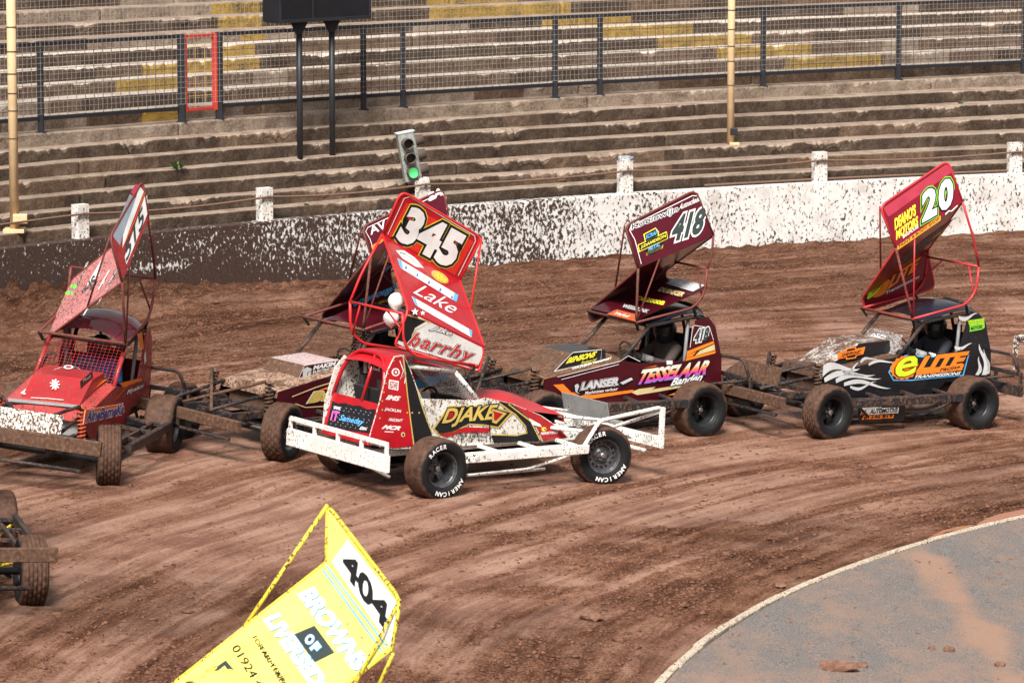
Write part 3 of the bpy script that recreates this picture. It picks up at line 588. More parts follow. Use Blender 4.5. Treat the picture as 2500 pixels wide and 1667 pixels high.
# ================================================================== STOCK CARS
# car frame: x forward, y to the driver's left, z up, origin on the ground midway between the axles
AX = 1.142; RT = .335; TR = .85
def tyre_mat(name, mud_tread, mud_side):
    if name in MATS: return MATS[name]
    m = bpy.data.materials.new(name); m.use_nodes = True; nt = m.node_tree; b = nt.nodes['Principled BSDF']; L = nt.links.new
    tc = node(nt, 'ShaderNodeTexCoord'); sx = node(nt, 'ShaderNodeSeparateXYZ'); L(tc.outputs['Object'], sx.inputs[0])
    cb = node(nt, 'ShaderNodeCombineXYZ'); L(sx.outputs[0], cb.inputs[0]); L(sx.outputs[2], cb.inputs[2])
    ln = node(nt, 'ShaderNodeVectorMath', operation='LENGTH'); L(cb.outputs[0], ln.inputs[0])
    k = node(nt, 'ShaderNodeMapRange', i_1=.27, i_2=.325, i_3=mud_side, i_4=mud_tread); L(ln.outputs['Value'], k.inputs[0])
    n1 = node(nt, 'ShaderNodeTexNoise', i_Scale=14., i_Detail=7., i_Roughness=.7); L(tc.outputs['Object'], n1.inputs['Vector'])
    s = node(nt, 'ShaderNodeMath', operation='ADD'); L(k.outputs[0], s.inputs[0]); L(n1.outputs[0], s.inputs[1])
    f = node(nt, 'ShaderNodeMapRange', i_1=.85, i_2=1.2); L(s.outputs[0], f.inputs[0])
    mc = ramp(nt, [(.35, (.045, .024, .016)), (.65, (.115, .06, .04))], n1.outputs[0])
    mx = node(nt, 'ShaderNodeMix', data_type='RGBA'); L(f.outputs[0], mx.inputs[0]); mx.inputs[6].default_value = (.01, .01, .011, 1); L(mc.outputs[0], mx.inputs[7])
    L(mx.outputs[2], b.inputs['Base Color']); b.inputs['Roughness'].default_value = .7; b.inputs['Specular IOR Level'].default_value = .2
    bp = node(nt, 'ShaderNodeBump', i_Strength=.4, i_Distance=.006); L(n1.outputs[0], bp.inputs['Height']); L(bp.outputs[0], b.inputs['Normal'])
    MATS[name] = m; return m
DATA = {}
def tyre_data(w, kind, mat):
    key = (w, kind, mat.name)
    if key in DATA: return DATA[key]
    h = w/2; R = RT
    prof = [(-h*.72, .19), (-h*.93, .215), (-h, .25), (-h*.985, .285), (-h*.9, .315), (-h*.8, R-.006)]
    inner = len(prof); nr = 5; wd = 1.5*h/nr
    if kind == 'slick': prof += [(-h*.7, R), (0, R+.002), (h*.7, R)]
    else:
        for i in range(nr):
            y0 = -h*.75+i*wd; prof += [(y0+.004, R-.012), (y0+.008, R), (y0+wd-.008, R), (y0+wd-.004, R-.012)]
    outer = len(prof); prof += [(h*.8, R-.006), (h*.9, .315), (h*.985, .285), (h, .25), (h*.93, .215), (h*.72, .19)]
    n = 96
    def rf(i, j, r):
        if kind == 'block' and inner <= i < outer and (j+((i-inner)//4)*2) % 4 == 0: return r-.011
        return r
    mb = MB().lathe(prof, n, 'y', rf); o = mb.build('tyre', mat, None, True); me = o.data; bpy.data.objects.remove(o); DATA[key] = me; return me
def rim_data(w, kind, mat):
    key = ('rim', w, kind, mat.name)
    if key in DATA: return DATA[key]
    h = w/2; mb = MB(); d = h*.15 if kind == 'perf' else -h*.2
    mb.lathe([(-h*.75, .193), (-h*.7, .17), (d, .168), (h*.55, .172), (h*.62, .18), (h*.72, .184), (h*.76, .194), (h*.72, .2), (h*.6, .196), (-h*.75, .193)], 40)
    if kind == 'perf':
        n = 15; ring = [(.0, .11), (.0, .168)]
        for k in range(n):
            a0, a1 = 2*math.pi*k/n, 2*math.pi*(k+1)/n; am = (a0+a1)/2; rm = .141
            P = lambda r, a, y=d: (r*math.cos(a), y, r*math.sin(a))
            outer = [P(.112, a0), P(.112, am), P(.112, a1), P(rm, a1), P(.17, a1), P(.17, am), P(.17, a0), P(rm, a0)]
            hole = []
            for q in outer:
                v = np.array(q)-np.array(P(rm, am)); v = v/np.linalg.norm(v)*.014; hole.append(tuple(np.array(P(rm, am))+v))
            mb.add(outer+hole, [(i, (i+1) % 8, 8+(i+1) % 8, 8+i) for i in range(8)])
        mb.lathe([(d, .112), (d-.02, .1), (d+.01, .06), (d+.01, 0)], 30)
        mb.lathe([(d-.05, .168), (d-.05, .0)], 20)
    else:
        for k in range(5):
            a = 2*math.pi*k/5+.3; c, s = math.cos(a), math.sin(a)
            def Q(r, t, y): return (r*c-t*s, y, r*s+t*c)
            wd0, wd1 = .036, .05
            V = [Q(.05, -wd0, d+.03), Q(.05, wd0, d+.03), Q(.17, wd1, d-.005), Q(.17, -wd1, d-.005)]; V += [(x, y-.03, z) for x, y, z in V]
            mb.add(V, [(0, 1, 2, 3), (7, 6, 5, 4), (0, 3, 7, 4), (1, 5, 6, 2), (0, 4, 5, 1), (3, 2, 6, 7)])
        mb.lathe([(d+.032, .062), (d+.036, .05), (d+.036, 0)], 24); mb.lathe([(d+.032, .062), (d-.03, .066)], 24); mb.lathe([(d-.06, .168), (d-.06, .0)], 20)
    o = mb.build('wheel', mat, None, False); me = o.data; bpy.data.objects.remove(o); DATA[key] = me; return me
def hub_data(kind, w, mat):
    key = ('hub', kind, w, mat.name)
    if key in DATA: return DATA[key]
    h = w/2; d = (h*.15 if kind == 'perf' else -h*.2)+(.0 if kind == 'perf' else .03); mb = MB()
    mb.lathe([(d, .034), (d+.05, .03), (d+.055, .022), (d+.055, 0)], 16)
    for k in range(5):
        a = 2*math.pi*k/5; x, z = .05*math.cos(a), .05*math.sin(a); mb.tube([(x, d-.005, z), (x, d+.022, z)], .009, 6)
    o = mb.build('hub', mat); me = o.data; bpy.data.objects.remove(o); DATA[key] = me; return me
def coil_data(mat):
    key = ('coil', mat.name)
    if key in DATA: return DATA[key]
    mb = MB(); t = np.linspace(0, 8*2*math.pi, 110)
    mb.tube([(.045*math.cos(a), .045*math.sin(a), a/(8*2*math.pi)*.34) for a in t], .0095, 6)
    mb.tube([(0, 0, -.04), (0, 0, .38)], .018, 8); mb.tube([(0, 0, .335), (0, 0, .35)], .055, 12); mb.tube([(0, 0, -.01), (0, 0, .005)], .055, 12)
    o = mb.build('coil_spring', mat, None, True); me = o.data; bpy.data.objects.remove(o); DATA[key] = me; return me

# ------------------------------------------------------------------ flat print: lettering and painted shapes
TXT = {}
def text_mesh(s, off=0., shear=0., sp=1.):
    key = (s, round(off, 4), shear, sp)
    if key in TXT: return TXT[key]
    c = bpy.data.curves.new('t', 'FONT'); c.body = s; c.size = 1; c.shear = shear; c.offset = off; c.resolution_u = 3; c.fill_mode = 'FRONT'; c.space_character = sp; c.space_line = .8
    o = bpy.data.objects.new('t', c); me = bpy.data.meshes.new_from_object(o)
    V = np.array([v.co[:2] for v in me.vertices]) if len(me.vertices) else np.zeros((0, 2)); F = [tuple(p.vertices) for p in me.polygons]
    bpy.data.objects.remove(o); bpy.data.curves.remove(c); bpy.data.meshes.remove(me)
    TXT[key] = (V, F); return TXT[key]
class Ctx: pass
def letters(c, parent, pl, s, bl, br, tl, mat, bold=.012, shear=0., outline=(), lift=1, sp=1., name='lettering'):
    """lettering s on the plane pl of car c, its box given by bottom-left, bottom-right and top-left sight points"""
    P0, P1, P2 = (c.pose.onp(*q, pl) for q in (bl, br, tl)); n = c.pose.nrm(pl)
    V0, _ = text_mesh(s, bold, shear, sp); lo, hi = V0.min(0), V0.max(0)
    k = 0
    for (m, off) in list(outline)[::-1]+[(mat, bold)]:
        V, F = text_mesh(s, off, shear, sp); uv = (V-lo)/(hi-lo)
        W = P0+uv[:, :1]*(P1-P0)+uv[:, 1:]*(P2-P0)+n*(.0036+.0022*(lift+k)); k += 1
        mk(name, W, F, m, parent)
def shape(c, parent, pl, pts, mat, lift=0, name='painted_patch', label=None):
    n = c.pose.nrm(pl); P = [c.pose.onp(x, y, pl)+n*(.0036+.0022*(lift+1)) for x, y in pts]
    return mk(name, P, [tuple(range(len(P)))], mat, parent)
def stripe(c, parent, pl, pts, wpx, mat, lift=1, name='pinstripe'):
    """thin painted line following sight points"""
    n = c.pose.nrm(pl); P = [c.pose.onp(x, y, pl)+n*(.0036+.0022*(lift+1)) for x, y in pts]; V = []; F = []
    wm = wpx/215.
    for i, p in enumerate(P):
        t = P[min(i+1, len(P)-1)]-P[max(i-1, 0)]; t /= np.linalg.norm(t); s = np.cross(n, t)*wm/2; V += [p+s, p-s]
    for i in range(len(P)-1): F.append((2*i, 2*i+1, 2*i+3, 2*i+2))
    return mk(name, V, F, mat, parent)
def arc_text(parent, s, rad, h, a0, da, y, mat, flip):
    """lettering round a tyre wall (in the wheel's frame); a0 = angle of first glyph from the top, clockwise seen from outside"""
    V, F = [], []
    for i, chh in enumerate(s):
        if chh == ' ': continue
        v, f = text_mesh(chh, .03); lo, hi = v.min(0), v.max(0); q = (v-(lo+hi)/2)/(hi[1]-lo[1])*h; a = a0+i*da; n0 = len(V)
        for x, z in q:
            r = rad+z; X, Z = r*math.sin(a)+x*math.cos(a), r*math.cos(a)-x*math.sin(a); V.append((-X, y, Z))
        F += [tuple(j+n0 for j in g) for g in f]
    return mk('lettering', V, F, mat, parent)

WHITE = paint('letter_white', (.78, .78, .77), .1, .04, .45); BLACK = paint('letter_black', (.012, .012, .014), .1, .04, .45)
YELLOW = paint('letter_yellow', (.85, .75, .05), .08, .03, .45); ORANGE = paint('letter_orange', (.9, .22, .02), .08, .03, .45); LIME = paint('letter_lime', (.62, .8, .03), .06, .02, .45)
GOLD = paint('letter_gold', (.58, .42, .1), .18, .06, .45); CYAN = paint('letter_cyan', (.12, .42, .78), .08, .03, .45); PINK = paint('letter_pink', (.75, .12, .5), .08, .03, .45)
GREEN = paint('letter_green', (.2, .62, .05), .08, .03, .45); SILVER = paint('letter_silver', (.55, .55, .56), .1, .04, .35); REDL = paint('letter_red', (.55, .025, .02), .1, .04, .4)
CHAR = paint('letter_charcoal', (.04, .055, .055), .06, .02, .4); PURPLE = paint('letter_purple', (.09, .05, .3), .08, .03, .45); BLUEV = paint('letter_blue', (.1, .18, .6), .08, .03, .45)
CREAMY = paint('stripe_cream', (.62, .5, .25), .14, .06, .5); MAG = paint('letter_magenta', (.72, .03, .28), .08, .03, .45)
DARK = plain('dark_metal', (.016, .015, .016), .5, .3, nscale=12., var=.5); MUDDY = paint('mud_caked_steel', (.1, .062, .042), .4, .42, .7); PAD = plain('black_pad', (.012, .012, .013), .8)
INNER = plain('cockpit_grey', (.2, .2, .2), .6, nscale=6.)

CAN = dict(Abr=(-1.05, .5, 2.66), Abf=(-.02, .5, 2.19), Atr=(-.82, .36, 3.2), Atf=(.26, .36, 2.67), Mlr=(-1.36, -.5, 2.0), Mlf=(-.36, -.5, 1.49), Bbr=(-1.5, -.5, 1.62), Bbf=(-.4, -.5, 1.3))
YS = dict(Abr=.5, Abf=.5, Atr=.36, Atf=.36, Mlr=-.5, Mlf=-.5, Bbr=-.5, Bbf=-.5)
def rounded(P, idx, r=.1):
    out = []; n = len(P)
    for i in range(n):
        if i in idx:
            out += bend([P[i-1], P[i], P[(i+1) % n]], r, 5)[1:-1]
        else: out.append(P[i])
    return out
def build_wing(c, cf):
    px = cf.get('wing_px', {}); W = {k: np.array(v, float) for k, v in CAN.items()}
    for k, q in px.items(): W[k] = c.pose.on(*q, 'y', cf.get('ya', YS[k]) if k in ('Atr', 'Atf') else YS[k])
    c.PM = (W['Abr'], W['Abf'], W['Mlr'])
    if 'Mlf' not in px: W['Mlf'] = W['Abf']+(W['Mlr']-W['Abr'])*.98
    else: W['Mlf'] = c.pose.onp(*px['Mlf'], c.PM) if cf.get('planar', True) else W['Mlf']
    c.PA = (W['Abr'], W['Abf'], W['Atr'])
    if 'Atf' in px: W['Atf'] = c.pose.onp(*px['Atf'], c.PA)
    c.PB = (W['Mlr'], W['Mlf'], W['Bbr'])
    if 'Bbf' in px: W['Bbf'] = c.pose.onp(*px['Bbf'], c.PB)
    c.W = W; m = cf['wing']; tm = cf.get('wing_tube', m); lo = cf.get('wing_low', m)
    fr = MB()
    fr.tube(bend([W['Abf'], W['Atf'], W['Atr'], W['Abr']], .1), .015, 7); fr.tube(bend([W['Abr'], W['Mlr'], W['Bbr'], W['Bbf'], W['Mlf'], W['Abf']] if not cf.get('bare_wing') else [W['Abr'], W['Mlr'], W['Mlf'], W['Abf']], .07), .014, 7)
    wing = fr.build('wing', tm, c.root, True); c.wing = wing
    MB().plate(rounded([W['Abf'], W['Atf'], W['Atr'], W['Abr']], (1, 2)), .006).build('upper_board', m, wing)
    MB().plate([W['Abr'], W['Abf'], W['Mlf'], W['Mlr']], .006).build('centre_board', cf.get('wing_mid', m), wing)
    if not cf.get('bare_wing'): MB().plate(rounded([W['Mlr'], W['Mlf'], W['Bbf'], W['Bbr']], (2, 3), .07), .006).build('lower_board', lo, wing)
    if cf.get('bare_wing'):
        MB().tube([W['Atr'], W['Abr']*.5+W['Mlr']*.5], .016, 8).build('strut', tm, wing, True); MB().tube([W['Atf'], c.pose.onp(855, 1690, c.PM)], .013, 8).build('strut', tm, wing, True); MB().tube([W['Abf']+[0, .01, -.03], (-.3, .45, 1.4)], .014, 8).build('upright', tm, wing, True)
        MB().tube([(-1.3, .3, 1.5), W['Mlr']*.5+W['Abr']*.5], .016, 8).build('upright', tm, wing, True)
        return
    b0, b1, b2, b3 = np.array([-.4, .5, 1.37]), np.array([-1.25, .5, 1.52]), np.array([-1.4, .5, 1.68]), np.array([-1.42, .5, 1.99]); f = np.array([1, -1, 1])
    MB().tube(bend([b0, b1, b2, b3], .12), .016, 8).build('base_rail', tm, wing, True); MB().tube(bend([b0*f, b1*f, b2*f, b3*f], .12), .016, 8).build('base_rail', tm, wing, True)
    MB().tube([b0*f+[0, -.02, 0], b0+[0, .02, 0]], .018, 8).build('front_bar', cf.get('bar', tm), wing, True); MB().tube([b3, b3*f], .014, 8).build('rear_bar', tm, wing, True)
    MB().tube(bend([W['Abf'], W['Abf']*.35+b0*.65, b0], .1), .016, 8).build('upright', cf.get('bar', tm), wing, True); MB().tube(bend([W['Abr'], W['Abr']*.4+b3*.6+[-.03, 0, 0], b3], .1), .015, 8).build('upright', tm, wing, True)
    MB().tube([W['Abf']*.72+W['Abr']*.28, b0+[-.01, 0, .02]], .011, 7).build('strut', tm, wing, True)
    MB().tube([W['Atf'], W['Mlf']*.45+W['Abf']*.55], .012, 7).build('strut', cf.get('bar', tm), wing, True)
    MB().tube([b3*.3+b3*f*.7, b2*f+[.15, 0, -.05]], .011, 7).build('strut', tm, wing, True); MB().tube([b3*.8+b3*f*.2, b2+[.03, 0, -.06]], .011, 7).build('strut', tm, wing, True)
    MB().tube([b3*f, (W['Mlr']+W['Bbr'])/2], .012, 7).build('strut', tm, wing, True)
    for q in (b0, b1): 
        for s in (1, -1): MB().beam(q*[1, s, 1]+[0, 0, -.01], q*[1, s*.93, 1]+[-.06, 0, -.1], .03, .03).build('clamp', DARK, wing)
    if cf.get('base_plate'): MB().plate([(-.42, .49, 1.4), (-1.46, .49, 1.76), (-1.5, -.49, 1.76), (-.42, -.49, 1.4)], .008).build('base_board', cf['base_plate'], wing)

SIDE = [(.87, .74), (.9, .6), (.55, .40), (-.8, .38), (-1.0, .55), (-1.74, .55), (-1.72, .9), (-1.6, 1.28), (-1.48, 1.4), (-1.3, 1.36), (-1.29, 1.28), (-1.17, .87), (-.5, .865), (-.26, .91)]
def stock_car(key, X, Y, deg, label, cf):
    c = Ctx(); c.pose = Pose(X, Y, deg, cf.get('roll', 0), cf.get('pitch', 0)); c.pose.o[2] -= .02; c.root = empty('stock_car'); c.root.matrix_world = c.pose.mat(); tag(c.root, label, 'stock car', 'stock cars on the track'); R = c.root
    bump, fram, rail = cf['bumper'], cf['frame'], cf['rail']
    # wheels
    for fx in (1, -1):
        for s in (1, -1):
            near = s == cf.get('near', 1); w = .26 if fx > 0 else .34; kind = cf['rim_f' if fx > 0 else 'rim_r']
            rd = rim_data(w, kind, cf['rim']); dz = -s*TR*math.tan(c.pose.roll)+fx*AX*math.tan(c.pose.pitch); m = Matrix.Translation((fx*AX, s*TR, RT+dz)) @ Matrix.Rotation(-c.pose.roll, 4, 'X') @ Matrix.Rotation((0 if s > 0 else math.pi)+(math.radians(cf.get('steer', 0)) if fx > 0 else 0), 4, 'Z') @ Matrix.Rotation(random.uniform(0, 1.2), 4, 'Y')
            wh = inst('wheel', rd, R, m); tk = cf.get('tread_f', 'block') if fx > 0 else cf.get('tread_r', 'slick')
            inst('tyre', tyre_data(w, tk, cf['tyre']), wh); inst('hub', hub_data(kind, w, cf['hub']), wh)
            if cf.get('tyre_letters') and near:
                m2 = m.to_3x3().to_4x4(); wh.matrix_local = Matrix.Translation((fx*AX, s*TR, RT+dz)) @ Matrix.Rotation((0 if s > 0 else math.pi)+(math.radians(cf.get('steer', 0)) if fx > 0 else 0), 4, 'Z') @ Matrix.Rotation(cf['tyre_letters'][0 if fx > 0 else 1], 4, 'Y')
                arc_text(wh, 'RACER', .263, .05, -.75, .2, w/2+.003, WHITE, 1); arc_text(wh, 'AMERICAN', .263, .05, math.pi-.95, .2, w/2+.003, WHITE, 1)
    # running gear
    MB().tube([(AX, -.74, RT), (AX, .74, RT)], .035, 10).build('front_axle', DARK, R, True)
    mb = MB(); mb.tube([(-AX, -.7, RT), (-AX, .7, RT)], .045, 10); mb.lathe([(-.09, 0), (-.085, .08), (-.04, .14), (.04, .14), (.085, .08), (.09, 0)], 16, 'y'); n = len(mb.V)
    k = 6*16; mb.V = [(x-AX if i >= n-k else x, y, z+RT if i >= n-k else z) for i, (x, y, z) in enumerate(mb.V)]; mb.build('rear_axle', DARK, R, True)
    for s in (1, -1):
        if not cf.get('no_coil'): inst('coil_spring', coil_data(cf['coil']), R, Matrix.Translation((AX-.1, s*.5, .5)) @ Matrix.Rotation(s*.12, 4, 'X') @ Matrix.Rotation(-.1, 4, 'Y'))
        inst('rear_damper', coil_data(DARK), R, Matrix.Translation((-AX+.02, s*.34, .38)))
        MB().beam((.25, s*.36, .36), (AX, s*.66, .28), .03, .03).build('radius_arm', DARK, R); MB().beam((-.3, s*.4, .3), (-AX, s*.6, .26), .04, .04).build('radius_arm', fram, R)
    # chassis
    for s in (1, -1):
        MB().beam((-1.7, s*.37, .45), (1.86, s*.37, .48), .06, .09).build('chassis_rail', fram, R)
        MB().tube([(.84, s*.43, .73), (1.82, s*.36, .58)], .022, 8).build('nose_tube', fram, R, True)
        if not cf.get('no_coil'): MB().tube([(AX-.08, s*.46, .87), (1.72, -s*.28, .55)], .02, 8).build('cross_tube', cf.get('cross', fram), R, True)
        MB().tube([(-.75, s*.6, .17), (.55, s*.6, .17)], .018, 8).build('skid_tube', cf.get('skid', fram), R, True)
        MB().tube(bend([(-.8, s*.95, .4), (-.55, s*.6, .17), (.3, s*.62, .19), (.75, s*.95, .4)], .05), .016, 8).build('skid_brace', cf.get('skid', fram), R, True)
    mb = MB()
    for x in (-1.6, -.75, .1, .85, 1.35): mb.beam((x, -.36, .46), (x, .36, .46), .05, .06)
    mb.build('cross_members', fram, R); mb = MB(); mb.box((-.35, 0, .3), (2.3, .72, .02)); mb.build('floor_pan', DARK, R)
    MB().box((.25, 0, .5), (.75, .5, .34)).build('engine', DARK, R); MB().box((.8, 0, .58), (.05, .78, .3)).build('radiator', cf.get('radiator', MUDDY), R)
    MB().tube(bend([(.3, .3, .42), (.2, .52, .3), (-.6, .55, .27), (-.9, .5, .3)], .1), .045, 10).build('exhaust_pipe', plain('rusty_exhaust', (.13, .09, .07), .6, .5), R, True)
    # bumpers
    fb = cf.get('fb', .5); hb = cf.get('fbh', .13)
    MB().beam((1.92, -.97, fb), (1.92, .97, fb), .06, hb).build('front_bumper', cf.get('fbm', bump), R)
    for s in (1, -1): MB().beam((1.86, s*.37, .48), (1.92, s*.5, fb), .05, .06).build('bumper_bracket', fram, R)
    if cf.get('nose_plates'):
        for s in (1, -1): MB().plate([(.86, s*.42, .46), (.86, s*.42, .72), (1.86, s*.4, .62), (1.86, s*.4, .48)], .012).build('nose_plate', cf['nose_plates'], R)
    MB().tube([(1.86, -.75, .32), (1.86, .75, .32)], .022, 8).build('under_bar', cf.get('under', fram), R, True)
    if cf.get('flap'): MB().plate([(1.6, -.42, .6), (1.6, .42, .6), (1.54, .42, .83), (1.54, -.42, .83)], .012).build('deflector_plate', cf['flap'], R)
    if cf.get('guards'):
        for s in cf['guards']:
            mb = MB(); mb.tube(bend([(.8, s*.97, .47), (1.02, s*.95, .74), (1.9, s*.94, .84), (1.92, s*.95, .58)], .05), .024, 8); mb.tube([(1.1, s*.8, .58), (1.88, s*.92, .78)], .02, 8); mb.tube([(.6, s*.4, .62), (1.1, s*.8, .58)], .022, 8)
            mb.beam((1.92, s*.95, .4), (1.92, s*.95, .84), .055, .05, up=(0, 1, 0)); mb.build('wheel_guard', bump, R)
        if len(cf['guards']) > 1: MB().tube([(1.92, -.95, .82), (1.92, .95, .82)], .024, 8).build('top_bar', bump, R, True)
    rb = cf.get('rb', .46)
    MB().beam((-1.86, -.95, rb), (-1.86, .95, rb), .06, cf.get('rbh', .14)).build('rear_bumper', cf.get('rbm', bump), R)
    MB().beam((-1.86, -.93, rb+.21), (-1.86, .93, rb+.21), .04, .05).build('rear_top_bar', cf.get('rbm', bump), R)
    for y in (-.92, -.45, 0, .45, .92): MB().beam((-1.858, y, rb), (-1.858, y, rb+.2), .04, .035, up=(0, 1, 0)).build('bumper_upright', cf.get('rbm', bump), R)
    for s in (1, -1):
        MB().tube([(-1.86, s*.8, rb+.18), (-1.5, s*.4, .55)], .018, 8).build('bumper_brace', fram, R, True)
        if not cf.get('no_guard'): MB().tube(bend([(-1.7, s*.42, .92), (-1.84, s*.78, .9), (-1.86, s*.9, rb+.2)], .06), .02, 8).build('rear_guard', fram, R, True)
        MB().tube([(-1.84, s*.3, rb-.05), (-1.5, s*.5, .2)], .018, 8).build('lower_brace', cf.get('skid', fram), R, True)
        # side rails
        rz = .44; MB().beam((-.86, s*.985, rz), (.84, s*.985, rz), .06, .1).build('side_rail', rail, R)
        MB().beam((-.84, s*.8, rz), (.8, s*.8, rz+.01), .04, .05).build('inner_side_rail', rail, R)
        for x in (-.82, -.3, .25, .78): MB().beam((x, s*.4, rz+.03), (x+.04, s*.96, rz), .04, .04).build('outrigger', rail, R)
    # body
    body = cf['body']
    for s in (1, -1):
        pts = SIDE
        if cf.get('side_px') and s == cf['near']:
            P = [c.pose.on(x, y, 'y', s*.48) for x, y in cf['side_px']]
        else: P = [np.array((x, s*.48, z)) for x, z in pts]
        o = MB().plate(P, .014).build('side_panel', body, R)
        if s == cf.get('near', 1): c.side = o
    c.PS = ('y', .489*cf.get('near', 1))
    hd = MB(); hz = lambda x: .74+(.87-x)/1.13*.17
    xs = np.linspace(.88, -.28, 7); ys = np.linspace(-.475, .475, 7); V = [(x, y, hz(x)+.035*(1-(y/.475)**2)*(1 if not cf.get('flat_hood') else .2)+cf.get('bulge', 0)*math.exp(-(y/.22)**2)*max(0, math.sin((x+.3)/1.2*math.pi))) for x in xs for y in ys]
    hd.add(V, [(i*7+j, i*7+j+1, i*7+j+8, i*7+j+7) for i in range(6) for j in range(6)]); n = len(hd.V)
    hd.add([(.9, -.475, .66), (.9, .475, .66)], []); hd.F += [(j, n, n+1) if j == 3 else (j, j+1, n if j < 3 else n+1) for j in range(6) if j != 3]+[(3, 4, n+1, n)]
    c.hood = hd.build('bonnet', cf.get('hood', body), R, cf.get('bulge', 0) > 0)
    sc = cf.get('scoop')
    if sc:
        bf, tf, tr, br, zt, wy = sc; V = []
        for x, z in ((bf, hz(bf)+.005), (tf, zt), (tr, zt+.02), (br, hz(br)+.0)):
            for s in (-1, 1): V.append((x, s*wy, z))
        F = [(0, 1, 3, 2), (2, 3, 5, 4), (4, 5, 7, 6), (0, 2, 4, 6), (1, 7, 5, 3)]
        fm = cf.get('scoop_front', MUDDY); sm = cf.get('scoop_mat', body)
        c.scoop = mk('air_scoop', V, F, None, R, False, [sm, fm, cf.get('scoop_top', sm)], [1, 2, 0, 0, 0])
    # tail panel and rear hoop
    MB().plate([(-1.75, -.47, .55), (-1.75, .47, .55), (-1.63, .44, 1.0), (-1.63, -.44, 1.0)], .012).build('tail_panel', cf.get('tail', body), R); c.PT = (np.array((-1.757, -.47, .55)), np.array((-1.757, .47, .55)), np.array((-1.637, .44, 1.0)))
    cage = cf.get('cage', fram)
    MB().tube(bend([(-1.63, .45, .98), (-1.55, .4, 1.3), (-1.47, .24, 1.5), (-1.47, -.24, 1.5), (-1.55, -.4, 1.3), (-1.63, -.45, .98)], .12), .024, 8).build('rear_hoop', cf.get('hoop', cage), R, True)
    MB().tube([(-1.64, -.12, 1.0), (-1.47, -.1, 1.51)], .02, 8).build('hoop_strut', cf.get('hoop', cage), R, True)
    for s in (1, -1):
        MB().tube([(-.24, s*.46, .9), (-.64, s*.44, 1.31)], .026, 8).build('windscreen_pillar', cf.get('pillar', cage), R, True)
        MB().tube(bend([(-.64, s*.44, 1.31), (-1.3, s*.44, 1.4), (-1.5, s*.42, 1.36)], .1), .026, 8).build('roof_tube', cage, R, True)
        MB().tube([(-1.2, s*.4, .4), (-1.25, s*.4, 1.36)], .022, 8).build('roll_bar', cf.get('bars', INNER), R, True)
    MB().tube([(-.64, -.44, 1.31), (-.64, .44, 1.31)], .022, 8).build('screen_top_bar', cage, R, True)
    # roof
    xr = [(-.6, 1.325), (-.75, 1.37), (-.95, 1.43), (-1.15, 1.47), (-1.32, 1.475), (-1.45, 1.44), (-1.56, 1.36)]; yr = np.linspace(-.45, .45, 9)
    V = [(x, y, z+cf.get('crown', .045)*(1-(y/.45)**2)-(.0 if abs(y) < .44 else .035)) for x, z in xr for y in yr]; F = [(i*9+j, i*9+j+1, i*9+j+10, i*9+j+9) for i in range(6) for j in range(8)]
    c.roof = mk('roof', V, F, cf.get('roof', body), R, True)
    # windscreen wire mesh
    mb = MB(); a0, a1 = np.array([-.26, 0, .93]), np.array([-.63, 0, 1.3])
    for y in np.linspace(-.42, .42, 19): mb.beam(a0+[0, y, 0], a1+[0, y, 0], .0045, .0045, up=(0, 1, 0))
    for t in np.linspace(.05, .95, 12): p = a0+(a1-a0)*t; mb.beam(p+[0, -.43, 0], p+[0, .43, 0], .0045, .0045)
    mb.build('windscreen_mesh', cf.get('screen', MUDDY), R)
    # cockpit
    MB().box((-.3, 0, .72), (.03, .9, .42)).build('dashboard', DARK, R)
    mb = MB(); mb.plate([(-1.35, -.24, .45), (-1.35, .24, .45), (-1.5, .22, 1.12), (-1.5, -.22, 1.12)], .05); mb.box((-1.12, 0, .47), (.5, .48, .08)); mb.plate([(-1.4, .24, .5), (-.95, .24, .5), (-1.0, .24, .62), (-1.45, .24, 1.0)], .03); mb.plate([(-1.4, -.24, .5), (-.95, -.24, .5), (-1.0, -.24, .62), (-1.45, -.24, 1.0)], .03); mb.build('seat', PAD, R)
    for s in (1, -1): MB().beam((-1.42, s*.17, 1.02), (-1.42, s*.17, 1.22), .1, .07, up=(0, 1, 0)).build('headrest_pad', PAD, R)
    MB().tube([(-.66+.13*.5*math.sin(a)*0+.06*math.cos(a), .02+.17*math.sin(a), .9+.16*math.cos(a)) for a in np.linspace(0, 2*math.pi, 25)[:-1]], .015, 7, True).build('steering_wheel', PAD, R, True)
    MB().tube([(-.66, .02, .9), (-.3, .02, .8)], .018, 8).build('steering_column', DARK, R, True)
    build_wing(c, cf); return c

